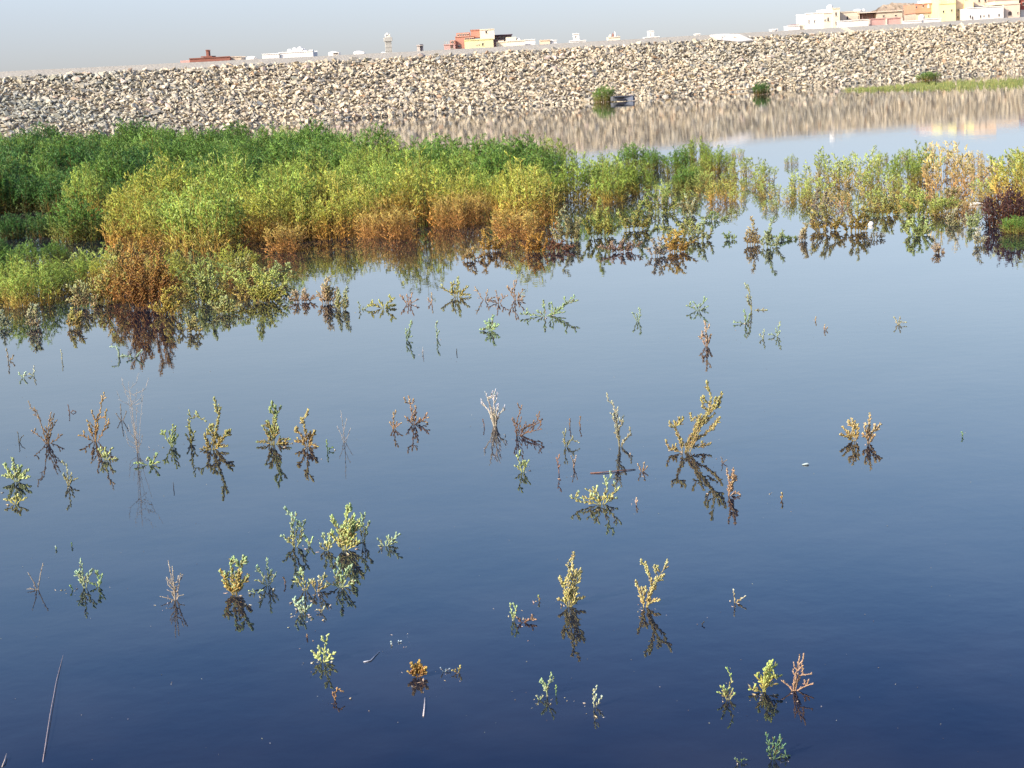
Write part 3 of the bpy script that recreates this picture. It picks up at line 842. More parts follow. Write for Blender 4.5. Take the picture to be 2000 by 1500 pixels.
# prominent single shrubs: kind, x, y foot, scale, stretch, label
SINGLE = [
 ("ygreen", 0, 400, 490, 1.28, 1.05, "large bright yellow-green shrub bulging from the front of the thicket, left of centre"),
 ("green", 1, 150, 470, .95, .9, "mid green shrub over the dark hollow at the left end of the thicket"),
 ("rusty", 3, 262, 490, .95, 1.0, "orange-footed shrub between the dark hollow and the large yellow-green shrub"),
 ("orange", 1, 1010, 468, .8, .7, "bright orange low shrub at the thicket's right front corner"),
 ("orange", 0, 560, 492, .72, .75, "orange low shrub at the front edge left of the rusty strip"),
 ("yellow", 0, 1415, 393, .72, .75, "rounded golden-yellow shrub standing clear right of the thicket"),
 ("yellow", 1, 1995, 405, 1.1, 1.1, "tall golden-green shrub cut by the right edge behind the dark brown one"),
 ("brown", 0, 1972, 440, .78, 1.0, "dark purplish-brown dead shrub near the right edge"),
 ("green", 2, 1985, 455, .42, .6, "small fresh green tuft in front of the dark brown dead shrub"),
 ("sparsetan", 0, 1850, 385, .9, 1.35, "tall orange-tan thin shrub in the right-hand stand"),
 ("sparsetan", 1, 1895, 370, .75, 1.0, "pale orange loose shrub right of the tall orange-tan one"),
 ("ygreen", 1, 30, 572, .62, .85, "yellow-green bushy clump at the left edge in front of the dark hollow"),
 ("ygreen", 2, 95, 560, .58, .85, "yellow-green clump with pinkish tips right of the left-edge clump"),
 ("ygreen", 3, -25, 592, .6, .8, "light green clump half cut by the left edge"),
 ("ygreen", 0, 60, 596, .66, .9, "front yellow-green clump near the left edge, reaching farthest into the water"),
 ("ygreen", 3, 122, 575, .55, .85, "yellow-green clump on the right side of the left-edge group"),
 ("green", 3, 0, 545, .62, .8, "mid green clump behind the left-edge group"),
 ("ygreen", 1, 165, 555, .5, .9, "small yellow-green clump beside the loose green clump at left"),
 ("rusty", 1, 215, 560, .55, .9, "rusty-footed yellow shrub left of the rust-orange tangle"),
 ("orange", 1, 262, 588, .72, 1.0, "dense rust-orange shrub standing in the water behind the tangle at left"),
 ("rusty", 2, 330, 560, .6, .9, "yellow shrub with rusty foot right of the rust-orange tangle"),
 ("sparse", 1, 400, 575, .8, .8, "loose olive shrub below the large bright shrub"),
 ("rusty", 0, 460, 545, .62, .8, "rusty yellow shrub between the large bright shrub and the bright yellow sprig"),
 ("sparse", 2, 505, 580, .7, .8, "loose green shrub beside the bright yellow sprig below the thicket"),
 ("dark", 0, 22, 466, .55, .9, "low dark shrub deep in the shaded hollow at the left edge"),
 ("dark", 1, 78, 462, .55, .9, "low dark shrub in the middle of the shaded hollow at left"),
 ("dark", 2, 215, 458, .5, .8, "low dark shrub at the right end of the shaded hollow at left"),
 ("green", 1, 48, 520, .5, .8, "mid green low clump filling the water below the shaded hollow"),
 ("green", 0, 108, 512, .42, .8, "small mid green clump right of the one below the shaded hollow"),
 ("dark", 1, -10, 505, .5, .8, "low dark green clump cut by the left edge below the shaded hollow"),
 ("sparse", 0, 185, 540, .7, .9, "loose green clump behind the orange-brown tangle at left"),
]
for k, i, x, y, sc, sz, lab in SINGLE:
    shrub((k, i), KIND[(k, i)], x, y, sc, lab, sz=sz)
# right-hand stand, loose shrubs with water between
rnd = random.Random(23)
LABR = {"ygreen": "yellow-green shrub in the open right-hand stand", "sparse": "thin loose green shrub in the right-hand stand",
        "sparsetan": "thin ochre-tan shrub in the right-hand stand", "green": "green shrub in the open right-hand stand", "yellow": "yellowish shrub in the open right-hand stand"}
cn_ = {}; RS = []
for (x, y, k, sc) in [(1405, 335, "sparse", .75), (1450, 345, "sparse", .8), (1490, 360, "sparse", .7), (1500, 385, "sparse", .55), (1560, 375, "sparse", .66),
                      (1610, 352, "sparse", .95), (1650, 362, "sparse", .9), (1690, 352, "sparse", .95), (1705, 378, "sparse", .7), (1600, 385, "sparse", .6),
                      (1765, 362, "ygreen", .75), (1800, 350, "sparse", .92), (1760, 385, "sparse", .55),
                      (1835, 345, "sparsetan", 1.0), (1925, 350, "sparsetan", .8), (1925, 385, "sparse", .6),
                      (1985, 350, "sparse", 1.0), (2030, 372, "sparse", 1.0), (1720, 318, "sparse", .4), (1770, 312, "sparse", .45), (1545, 322, "sparse", .4),
                      (1440, 305, "sparse", .35), (1985, 318, "sparse", .5), (1905, 322, "sparsetan", .55), (1340, 372, "green", .5), (1380, 362, "sparse", .5), (1300, 392, "sparse", .6), (1340, 400, "sparse", .5), (1360, 352, "ygreen", .5), (1366, 378, "sparse", .55), (1372, 340, "sparse", .55), (1425, 360, "sparse", .5), (1465, 372, "sparse", .5), (1580, 400, "sparse", .45), (1635, 405, "sparsetan", .5), (1715, 400, "sparse", .5), (1780, 405, "sparse", .55), (1845, 420, "sparse", .5), (1900, 415, "sparsetan", .5), (1540, 395, "sparse", .45), (1440, 395, "sparse", .4), (1505, 410, "sparse", .35)]:
    n_ = sum(1 for kk in KIND if kk[0] == k)
    i = rnd.randrange(n_)
    cn_[k] = cn_.get(k, 0) + 1
    sr = shrub((k, i), KIND[(k, i)], x, y, sc * rnd.uniform(.72, 1.0), LABR[k], {"ygreen": "yellow-green shrubs of the right-hand stand", "sparse": "thin green shrubs of the right-hand stand", "sparsetan": "ochre-tan shrubs of the right-hand stand", "green": "green shrubs of the right-hand stand", "yellow": "yellowish shrubs of the right-hand stand"}[k], sz=rnd.uniform(.9, 1.1))
    RS.append((x, y, k, sr))
for k in set(r_[2] for r_ in RS):
    for j, r_ in enumerate(sorted([r_ for r_ in RS if r_[2] == k], key=lambda r_: r_[0] + r_[1] * .01)):
        r_[3]["label"] = LABR[k] + ", %s from left" % nth(j)

# shrubs at the foot of the dam
def foot_shrub(key, x, y, sc, lab, sz=1.0):
    r_ = shrub(key, KIND[key], x, y, sc, lab, sz=sz); r_.location.z += .05
foot_shrub(("green", 0), 1181, 199, 1.35, "lone green shrub at the foot of the riprap, beside the bluish grey block", .8)
foot_shrub(("dark", 1), 1487, 184, 1.05, "small round dark green shrub at the dam foot, right of centre", .8)
foot_shrub(("green", 2), 1813, 157, 1.6, "dark green shrub on the riprap above the grass strip at far right", .4)
# grass strip
def grass_strip():
    rnd = random.Random(8); b = MB()
    for i in range(9000):
        x = rnd.uniform(1640, 2060); t = (x - 1640) / 420
        yc = 176 - t * 17 - (0 if x > 1740 else -1); wd = 2 + 9 * min(1, max(0, t * 1.6))
        y_ = yc + rnd.gauss(0, 1) * wd * .38
        if x < 1740 and rnd.random() > t * 3: continue
        if math.sin(x * .19 + math.sin(x * .061) * 3) + math.sin(x * .47) * .6 + rnd.uniform(-.8, .8) < -.9: continue
        p = on_water(x, y_); H = rnd.uniform(.15, .5) * (.6 + .4 * math.sin(x * .13) ** 2)
        q_ = p + Vector((rnd.uniform(-.12, .12), rnd.uniform(-.12, .12), H))
        c = jitc(rnd, lerp((.15, .22, .05), (.34, .33, .12), rnd.random()))
        leaf3(b, p - Vector((0, 0, .03)), q_ - p, H, .035, c)
    tag(b.build("grass", M_BUSH), kind="stuff")
grass_strip()

# ------------------------------------------------------------------ sprigs standing in the open water
def sprig_obj(x, y, stems, low, top, lab, group=None, L=11, R_=2.2, step=5.0, name="water_plant", cat="plant", seed=None, ang=.62, bare=.14, thick=1.05, plump=True, sub=True, den=1, spread=.3):
    """x, y: waterline foot in the photograph. stems: polylines of pixel offsets (right, up) from the foot."""
    rnd = random.Random(seed if seed is not None else int(x * 13 + y * 7))
    low, top = [(c_[0] * .70, c_[1] * (.86 if c_[1] > c_[0] * .8 else .86), min(.7, c_[2] * (1.1 if c_[1] > c_[0] * .8 else .72))) for c_ in (low, top)]
    base = on_water(x, y)
    S = (base - CP).length / FPX
    dep = math.asin(CAMH / (base - CP).length)
    up = 1 / math.cos(dep)
    root = empty(name, base)
    tag(root, lab, cat, group)
    st, fo = MB(), MB()
    def loc(dx, dy, dep_=0.0):
        a = dx * math.cos(ROLL) + dy * math.sin(ROLL); b_ = -dx * math.sin(ROLL) + dy * math.cos(ROLL)
        return Vector((a * S, dep_ * S, b_ * S * up))
    allz = max(p[1] for s in stems for p in s) or 1
    if L > 6.5 and plump or not plump and thick >= 1:
        extra = []
        for s in stems:                               # side shoots
            q2 = [(s[0][0] * spread, 0.0)] + [tuple(p) for p in s] if len(s[0]) == 2 else [tuple(p[:2]) for p in s]
            ln = math.hypot(q2[-1][0] - q2[0][0], q2[-1][1] - q2[0][1])
            for _ in range(0 if ln < 18 else 1 if ln < 30 else 2 if ln < 60 else 3):
                k_ = rnd.randrange(len(q2) - 1); t_ = rnd.uniform(.2, .9)
                bx, by = [q2[k_][c] * (1 - t_) + q2[k_ + 1][c] * t_ for c in (0, 1)]
                a_ = rnd.choice((-1, 1)) * rnd.uniform(.35, 1.15); l_ = ln * rnd.uniform(.16, .32)
                if by > 3: extra.append([(bx, by, 0), (bx + math.sin(a_) * l_ * .6, by + math.cos(a_) * l_ * .5, 0), (bx + math.sin(a_ * .7) * l_, by + math.cos(a_ * .7) * l_, 0)])
        stems = list(stems) + extra
    for s in stems:
        pts2 = [(s[0][0] * spread, 0.0)] + [tuple(p) for p in s] if len(s[0]) == 2 else [tuple(p[:2]) for p in s]
        dd = rnd.uniform(-.35, .35)
        n_ = len(pts2)
        tot = math.hypot(pts2[-1][0] - pts2[0][0], pts2[-1][1] - pts2[0][1])
        pts = []
        for i, p in enumerate(pts2):
            pts.append(loc(p[0], p[1], dd * tot * i / max(1, n_ - 1)))
        # keep the feet in the water
        p0 = pts[0].copy()
        if pts2[0][1] <= 0: pts.insert(0, p0 + Vector((rnd.uniform(-2, 2) * S, rnd.uniform(-1, 3) * S, -p0.z - 9 * S)))
        else: pts.insert(0, p0.copy() - (pts[1] - p0) * .08)
        smooth = []
        for i in range(len(pts) - 1):
            for k in range(3): smooth.append(pts[i].lerp(pts[i + 1], k / 3))
        smooth.append(pts[-1])
        tube(st, smooth, thick * S, .55 * thick * S, 5, tuple(c * .75 for c in low), lerp(low, top, .6))
        seg = [(smooth[i + 1] - smooth[i]).length for i in range(3, len(smooth) - 1)]
        total = sum(seg); d = total * bare; az = rnd.uniform(0, 6.28)
        while d < total:
            acc = 0
            for i, l_ in enumerate(seg):
                if acc + l_ >= d: break
                acc += l_
            a, b_ = smooth[i + 3], smooth[i + 4]
            p = a.lerp(b_, (d - acc) / max(l_, 1e-6)); ax = (b_ - a).normalized()
            t = d / total
            for _ in range(den):
                az += 2.4 + rnd.uniform(-.4, .4)
                _, u_, v_ = basis(ax)
                side = u_ * math.cos(az) + v_ * math.sin(az)
                dr = (ax * math.cos(ang) + side * math.sin(ang) + Vector((0, 0, .25))).normalized()
                ll = L * S * rnd.uniform(.65, 1.1) * (1.0 - .35 * t)
                hgt = max(0, min(1, p.z / (allz * S * up)))
                c = jitc(rnd, lerp(low, top, max(0, min(1, hgt * 1.25 - .1 + rnd.uniform(-.45, .45)))), .22)
                if rnd.random() < .14: c = lerp(c, (.16, .10, .05), .7)
                c2 = tuple(min(.8, k_ * 1.12) for k_ in c)
                if plump: leaf5(fo, p, dr, ll * 1.12, R_ * .62 * S * rnd.uniform(.8, 1.15), c, c2)
                else: leaf3(fo, p, dr, ll, R_ * S, c)
            d += step * .72 * S * rnd.uniform(.75, 1.3)
        # tip
        if plump and bare < .95:
            leaf5(fo, smooth[-1] - (smooth[-1] - smooth[-2]) * .5, smooth[-1] - smooth[-2], L * .8 * S, R_ * .75 * S, jitc(rnd, top, .1), tuple(min(.8, k_ * 1.1) for k_ in top))
    if sub:
        for _ in range(rnd.randint(7, 14) * (3 if y > 1150 else 1)):           # drowned leaves just under the surface
            q_ = Vector((rnd.gauss(0, 13) * S, rnd.gauss(-10, 34) * S, -rnd.uniform(.8, 6) * S))
            dr = Vector((rnd.uniform(-1, 1), rnd.uniform(-1, 1), rnd.uniform(-.2, .3))).normalized()
            leaf3(fo, q_, dr, L * S * rnd.uniform(.8, 1.5), R_ * .8 * S, jitc(rnd, lerp(low, (.75, .62, .5), .6), .2))
    st.build("stem", M_STEM, root, smooth=True)
    if fo.v: fo.build("leaves", M_LEAF, root, smooth=plump)
    return root
def fan(rnd, w, h, n):
    out = []
    n = max(n, int(n * 1.25))
    for i in range(n):
        t = (i + .5) / n * 2 - 1 if n > 1 else rnd.uniform(-.2, .2)
        t += rnd.uniform(-.15, .15)
        hh = h * (1 - .5 * abs(t)) * rnd.choice((.5, .75, .9, 1.05))
        out.append([(t * w * .30, 0, 0), (t * w * .36 + rnd.gauss(0, w * .05), hh * .45, 0), (t * w * .5 + rnd.gauss(0, w * .13), hh, 0)])
    return out
PG, YG, YE, GR = (.34, .44, .17), (.38, .44, .11), (.6, .54, .14), (.15, .23, .07)
PE, PI, RB, OB, DR = (.62, .42, .22), (.58, .30, .22), (.24, .10, .06), (.50, .24, .09), (.48, .34, .29)
PT = "paired "
# name lists: x, y, stems, low, top, label, extra
SP = [
 (1509, 1483, [[(-6, 20), (-12, 44)], [(4, 18), (13, 40)], [(8, 14), (21, 28)], [(-6, 8), (-10, 16)], [(14, 3), (30, 4)]], (.14, .18, .07), (.16, .27, .11), "dull green double sprig rising at the bottom edge of the water", {}),
 (1447, 1490, [[(-6, 4), (-9, 6)], [(3, 5), (9, 5)]], GR, (.22, .26, .12), "tiny dark green tuft left of the sprig at the bottom edge", dict(L=7)),
 (1423, 1367, [[(-2, 16), (6, 33), (4, 44), (-3, 54)], [(-10, 10), (-19, 14)], [(-12, 22), (-15, 26)], [(6, 6), (9, 10)]], PE, (.52, .60, .16), "small upright yellow-green sprig with hooked top, left of the trio at lower right", dict(L=9)),
 (1491, 1351, [[(3, 18), (10, 34), (18, 50)], [(-2, 16), (-11, 26)], [(4, 28), (0, 45)], [(10, 20), (33, 26)], [(4, 10), (24, 12)], [(-14, 5), (-22, 5)], [(12, 36), (24, 44)]], (.70, .50, .16), (.62, .62, .14), "bright yellow-green branching sprig, middle of the lower right trio", dict(R_=2.8, L=12)),
 (1551, 1349, [[(4, 28), (11, 61)], [(-2, 20), (0, 36)], [(18, 8), (33, 15)], [(-10, 8), (-21, 15)], [(7, 30), (30, 34)], [(-8, -3), (-22, -8)]], PI, (.60, .34, .26), "pink bare-branched sprig, right of the lower right trio", dict(L=8, step=8, R_=2.0, thick=2.0, ang=.5)),
 (1161, 1381, [[(-2, 18), (-2, 36)], [(8, 8), (14, 18)]], (.70, .58, .28), (.72, .68, .36), "short cream finger-like sprig low in the centre right", dict(L=7)),
 (1069, 1359, [[(0, 16), (8, 42)], [(-2, 20), (-13, 28)]], (.62, .55, .22), (.55, .62, .24), "pale yellow-green forked sprig low in the centre right", dict(L=8)),
 (1054, 1367, [[(-3, 3), (-5, 6)], [(3, 3), (5, 6)]], YG, (.70, .62, .30), "tiny yellow tuft left of the forked sprig", dict(L=6)),
 (1086, 1358, [[(0, 8), (0, 16)]], GR, YG, "tiny olive spike right of the forked sprig", dict(L=6)),
 (817, 1322, [[(-8, 16), (-11, 26)], [(0, 14), (2, 27)], [(8, 10), (14, 18)], [(-10, 6), (-16, 10)], [(5, 4), (12, 8)]], (.38, .15, .05), (.66, .38, .12), "compact round orange-brown tuft, lone in the lower centre", dict(R_=3.2, L=11, step=4, den=2)),
 (895, 1314, [[(2, 6), (4, 12)], [(-5, 4), (-10, 5)]], (.40, .24, .08), (.55, .42, .18), "tiny brownish tuft right of the round orange-brown one", dict(L=6)),
 (867, 1312, [[(-3, 4), (-5, 7)], [(5, 2), (9, 4)]], (.4, .42, .35), (.5, .52, .45), "faint grey half-drowned tuft right of the round orange-brown one", dict(L=6)),
 (631, 1293, [[(3, 22), (10, 50)], [(-10, 12), (-19, 19)], [(10, 10), (22, 18)], [(-8, 5), (-14, 9)], [(8, 5), (16, 7)]], (.74, .66, .20), (.68, .66, .22), "bright lemon star-shaped sprig with a knobbed top, lower left of centre", dict(R_=2.9, L=10, bare=.1)),
 (655, 1367, [[(0, 12), (6, 20), (13, 16)], [(-3, 6), (-4, 12)]], (.40, .18, .08), (.62, .32, .16), "small curled orange-brown shoot below the lemon sprig", dict(L=7)),
 (764, 1259, [[(0, 2), (0, 4)]], (.6, .6, .42), (.7, .7, .5), "white-green bud floating above the round orange-brown tuft", dict(L=5, sub=True)),
 (777, 1254, [[(2, 1), (5, 2)]], (.6, .6, .5), (.7, .7, .6), "flat pale bud right of the white-green bud", dict(L=5)),
 (601, 1246, [[(-1, 3), (-1, 5)]], RB, (.4, .24, .16), "tiny brown bud up-left of the lemon sprig", dict(L=5)),
 (590, 1197, [[(-10, 12), (-16, 22)], [(0, 12), (2, 24)], [(8, 6), (16, 13)], [(-4, 10), (-6, 18)]], (.66, .60, .28), (.56, .64, .34), "pale mint-yellow bunchy sprig above the lemon sprig", dict(R_=2.8, L=9)),
 (628, 1196, [[(2, 5), (6, 11)], [(-3, 3), (-6, 4)]], PE, (.6, .54, .28), "tiny cream shoot right of the pale mint-yellow sprig", dict(L=7)),
 (597, 1153, [[(-2, 16), (-4, 34)], [(-10, 12), (-18, 20)], [(6, 8), (8, 16)]], (.60, .42, .18), (.50, .54, .22), "yellow-green sprig, left half of the pair under the big cluster", dict(R_=2.5)),
 (618, 1155, [[(8, 14), (17, 27)], [(-4, 10), (-8, 18)], [(10, 4), (20, 8)]], (.56, .36, .14), (.62, .52, .22), "ochre sprig, right half of the pair under the big cluster", dict(R_=2.5)),
 (667, 1147, [[(-2, 28), (-5, 54)], [(-8, 14), (-13, 28)], [(8, 18), (16, 35)], [(-16, 6), (-26, 8)], [(14, 6), (24, 12)], [(3, 10), (4, 22)]], (.58, .50, .18), (.46, .54, .22), "bushy pale green sprig directly below the biggest cluster", dict(R_=2.5)),
 (459, 1161, [[(8, 34), (16, 68)], [(-4, 32), (-6, 66)], [(-16, 22), (-28, 40)], [(-12, 14), (-20, 26)], [(12, 16), (24, 34)], [(-8, 5), (-16, 12)], [(6, 24), (4, 44)]], (.66, .34, .10), (.46, .52, .18), "dense yellow sprig with orange heart and two green spires at lower left", dict(R_=2.8, L=11, den=2)),
 (524, 1144, [[(0, 26), (-1, 51)], [(-10, 18), (-21, 34)], [(8, 12), (15, 24)], [(-12, 6), (-22, 8)]], (.52, .44, .20), (.44, .54, .26), "grey-green three-spired sprig right of the dense yellow one", dict(R_=2.3, L=9)),
 (501, 1158, [[(6, 3), (10, 5)], [(-7, 2), (-11, 3)]], (.4, .42, .15), (.5, .52, .2), "small lying green shoot between the dense yellow and grey-green sprigs", dict(L=8)),
 (556, 1141, [[(1, 6), (-2, 12)]], RB, OB, "tiny curled brown shoot right of the grey-green sprig", dict(L=5)),
 (577, 1068, [[(-4, 34), (-3, 70)], [(-10, 12), (-23, 22)], [(10, 20), (17, 45)], [(8, 10), (14, 20)], [(-6, 8), (-14, 12)]], (.66, .52, .26), (.48, .56, .26), "pale green tall spired sprig, leftmost of the large cluster", dict(R_=2.7, L=11)),
 (604, 1066, [[(-4, 10), (-7, 16)], [(3, 8), (6, 14)]], (.56, .56, .2), (.52, .60, .24), "low light green tuft right of the tall spired sprig", dict(R_=2.8, L=8)),
 (638, 1075, [[(-4, 14), (-5, 28)], [(5, 14), (4, 30)], [(8, 8), (13, 16)], [(-8, 4), (-11, 12)]], (.66, .50, .22), (.56, .60, .26), "small fan-shaped yellow-green sprig left of the biggest sprig", dict(R_=2.6, L=9)),
 (673, 1074, [[(2, 40), (6, 80)], [(-8, 26), (-20, 52)], [(-12, 14), (-22, 27)], [(10, 30), (12, 60)], [(14, 24), (20, 48)], [(10, 14), (20, 28)], [(16, 8), (26, 16)], [(-4, 20), (-6, 42)]], (.68, .50, .20), (.54, .58, .18), "biggest yellow-green branching sprig in the left centre cluster", dict(R_=2.8, L=12, den=2)),
 (711, 1060, [[(0, 24), (-4, 56)], [(-6, 24), (-14, 30)], [(4, 26), (10, 38)], [(-8, 1), (-14, 0)]], (.50, .36, .20), (.50, .54, .22), "slim knobby sprig on a bare stem right of the biggest sprig", dict(R_=2.5, L=8, bare=.35)),
 (752, 1066, [[(14, 12), (28, 24)], [(-8, 6), (-12, 10)], [(4, 10), (6, 16)], [(10, 2), (20, 6)], [(-12, -2), (-14, -6)]], (.56, .52, .22), (.52, .58, .28), "sideways-leaning pale green sprig, rightmost of the large cluster", dict(R_=2.4, L=9)),
 (1003, 1211, [[(-4, 14), (-6, 28)], [(2, 12), (6, 25)]], (.52, .44, .14), (.52, .58, .22), "green-tipped sprig beside its lying brown branch in lower centre", dict(R_=2.7, L=8)),
 (1022, 1216, [[(10, 5), (22, 7)], [(-6, 4), (-10, 8)], [(4, 3), (8, 6)]], (.26, .10, .06), (.44, .24, .18), "lying brown-mauve branch beside the green-tipped sprig", dict(R_=2.6, L=8, step=4)),
 (1053, 1174, [[(0, 4), (-1, 8)]], OB, YG, "tiny green-brown bud above the lying brown branch", dict(L=6)),
 (1112, 1185, [[(4, 30), (8, 58), (6, 78)], [(-2, 28), (-1, 78), (-4, 84)], [(-10, 10), (-19, 14)], [(12, 52), (22, 66)], [(-10, 34), (-19, 50)], [(14, 12), (26, 15)], [(8, 14), (12, 24)]], (.70, .50, .22), (.66, .50, .28), "tall cream-orange bristly sprig, left one of the tall pair in lower centre", dict(R_=2.4, L=10, den=2)),
 (1259, 1186, [[(10, 34), (20, 58), (34, 68)], [(14, 40), (8, 64), (-1, 82)], [(-6, 20), (-14, 40)], [(-4, 22), (0, 34)], [(14, 12), (26, 15)], [(18, 44), (26, 50)]], (.74, .48, .24), (.66, .52, .28), "tall peach-orange sprig with a green tip, right one of the tall pair", dict(R_=2.5, L=9, den=2)),
 (1435, 1177, [[(-1, 12), (-3, 24)], [(10, 6), (19, 13)], [(8, 4), (12, 8)]], (.50, .30, .14), (.70, .60, .34), "small cream forked sprig alone right of the tall pair", dict(L=6)),
 (1371, 1221, [[(1, 3), (3, 5)]], (.04, .03, .03), (.06, .05, .04), "tiny dark speck of twig between the tall pair and the trio", dict(L=4, sub=False)),
 (166, 1148, [[(-2, 26), (-4, 53)], [(-8, 16), (-15, 28)], [(8, 18), (14, 34)], [(-4, 8), (-8, 12)]], (.52, .46, .20), (.46, .56, .28), "grey-green three-armed sprig at lower left", dict(R_=2.4, L=9)),
 (192, 1146, [[(2, 14), (0, 28)], [(4, 10), (8, 22)], [(-6, 4), (-12, 6)]], (.50, .52, .18), (.48, .56, .20), "green short sprig touching the three-armed one's right side", dict(R_=2.6, L=8)),
 (142, 1152, [[(-1, 4), (-3, 7)]], GR, YG, "tiny green tuft left of the three-armed sprig", dict(L=6)),
 (73, 1152, [[(4, 22), (9, 46)], [(-5, 16), (-13, 34)], [(-8, 2), (-16, 2)]], DR, (.52, .36, .32), "thin leafless pinkish-grey twig at the lower left edge", dict(L=6, step=12, R_=1.1, thick=1.2, sub=False)),
 (343, 1172, [[(-6, 34), (-13, 70)], [(-2, 34), (-3, 66)], [(6, 24), (11, 50)], [(-14, 4), (-26, 7)], [(6, 8), (13, 10)], [(-6, 14), (-14, 16)]], (.46, .32, .30), (.60, .44, .40), "spindly dry pink twig cluster left of the dense yellow sprig", dict(L=7, step=9, R_=1.2, thick=1.3)),
 # middle band
 (1176, 985, [[(6, 20), (10, 38), (4, 54)], [(14, 14), (32, 36)], [(-10, 14), (-30, 26)], [(-14, 8), (-40, 12)], [(-24, 4), (-44, 6), (-60, 16)], [(12, 6), (26, 12)], [(-8, 18), (-16, 30)]], (.66, .46, .16), (.58, .60, .26), "wide spreading yellow-green sprig just below the drifting stick", dict(R_=2.5, L=10)),
 (1243, 986, [[(0, 6), (0, 12)]], PI, (.66, .44, .38), "tiny pink bud right of the wide spreading sprig", dict(L=6)),
 (1254, 921, [[(-5, 8), (-8, 14)], [(3, 8), (4, 16)], [(6, 4), (9, 8)]], (.48, .24, .16), (.66, .42, .30), "small pink tuft at the right end of the drifting stick", dict(L=6)),
 (1212, 872, [[(-4, 28), (-8, 56), (-16, 84)], [(8, 14), (20, 22), (18, 34)], [(-6, 40), (6, 56)], [(-10, 56), (-18, 62)], [(4, 6), (10, 12)]], (.42, .30, .20), (.56, .48, .26), "tall thin tan sprig leaning left above the drifting stick", dict(R_=1.9, L=8)),
 (1335, 884, [[(14, 26), (30, 52), (50, 78), (54, 104), (48, 120)], [(-6, 20), (-14, 40), (-18, 58)], [(-14, 4), (-28, 6), (-34, 22)], [(18, 20), (42, 34), (66, 62)], [(10, 10), (34, 10), (52, 14)], [(8, 18), (22, 42), (30, 66), (18, 60)], [(40, 68), (60, 88), (66, 108)], [(28, 50), (46, 56), (62, 70)]], (.46, .28, .14), (.60, .46, .20), "large branching tan sprig reaching up to the right, biggest in the right half", dict(R_=2.1, L=9, den=2, bare=.12)),
 (1422, 968, [[(2, 26), (-4, 50)], [(6, 26), (8, 52)], [(4, 20), (14, 32)], [(14, 6), (20, 4)]], (.50, .26, .18), (.64, .38, .28), "pink club-shaped sprig right of the large branching one", dict(R_=2.2, L=8, den=2)),
 (1411, 905, [[(-1, 8), (-3, 12)], [(4, 4), (7, 6)]], RB, DR, "tiny dark star of twigs just right of the large branching sprig", dict(L=4, R_=1.2)),
 (1527, 976, [[(0, 7), (-1, 12)]], OB, (.66, .46, .26), "small lone orange-tan bud left of the grey floating scrap", dict(L=7, R_=2.6)),
 (1670, 861, [[(-4, 20), (-8, 42)], [(-12, 12), (-24, 26)], [(-16, 8), (-30, 14)], [(4, 16), (2, 32)]], (.58, .34, .14), (.72, .50, .28), "peach fluffy sprig, left half of the pair at right", dict(R_=2.4, L=8, den=2)),
 (1696, 866, [[(2, 26), (4, 54)], [(8, 20), (25, 34)], [(-4, 18), (-10, 32)], [(6, 8), (10, 16)]], (.54, .28, .16), (.70, .48, .32), "peach upright sprig, right half of the pair at right", dict(R_=2.3, L=8, den=2)),
 (1880, 853, [[(0, 4), (-1, 7)]], GR, PG, "tiny green speck floating far right of the peach pair", dict(L=5)),
 (1113, 834, [[(0, 8), (0, 16)]], RB, OB, "short dark upright bud, left of two at upper centre", dict(L=5, R_=1.6)),
 (1134, 834, [[(-2, 8), (0, 18)]], RB, OB, "short dark bent bud, right of two at upper centre", dict(L=5, R_=1.6)),
 (1104, 872, [[(-1, 14), (-4, 30)], [(12, 14), (26, 8)], [(8, 12), (12, 12)]], (.36, .28, .14), (.54, .46, .20), "thin arching shoot with few tan leaves left of the tall thin sprig", dict(L=7, step=8, R_=1.7)),
 (1092, 924, [[(-1, 14), (-5, 28)]], (.30, .12, .09), (.50, .24, .18), "short dark red spike, left of two under the arching shoot", dict(L=7, R_=1.8, step=4)),
 (1120, 914, [[(0, 12), (-5, 24)], [(3, 12), (5, 22)]], (.46, .24, .18), (.66, .44, .36), "small pale pink forked shoot, right of two under the arching shoot", dict(L=6, R_=1.6)),
 (1010, 851, [[(0, 28), (10, 58)], [(-3, 16), (-6, 34)], [(16, 14), (40, 26), (44, 42)], [(20, 8), (48, 16)], [(30, 16), (50, 30)], [(6, 10), (24, 20)]], (.26, .11, .07), (.40, .20, .12), "dark red-brown open sprig right of the pale dry one, upper centre", dict(L=7, step=7, R_=1.5)),
 (1022, 922, [[(-6, 14), (-12, 32)], [(4, 12), (10, 22)], [(2, 8), (0, 18)], [(-8, 6), (-14, 10)]], (.46, .42, .14), (.50, .50, .16), "small olive-yellow clump below the dark red-brown sprig", dict(R_=2.5, L=8)),
 (968, 832, [[(-8, 32), (-18, 66)], [(-12, 26), (-26, 44)], [(-2, 30), (-4, 58)], [(4, 18), (14, 34)], [(-6, 20), (-14, 46)], [(0, 14), (4, 44)]], (.60, .42, .32), (.78, .64, .50), "pale bone-pink dry sprig of bare needles, upper centre", dict(L=10, step=6, R_=1.3, ang=.4, thick=1.6)),
 (946, 834, [[(-1, 8), (-3, 14)]], RB, RB, "tiny dark hook-shaped twig left of the pale dry sprig", dict(L=4, R_=1.2)),
 (808, 829, [[(-4, 26), (-10, 52)], [(10, 8), (28, 14)], [(4, 18), (4, 34)], [(14, 6), (24, 4)], [(-8, 6), (-14, 14)]], (.34, .15, .10), (.60, .34, .22), "reddish-tan spire with dark side twigs, left of the pale dry sprig", dict(R_=2.0, L=8)),
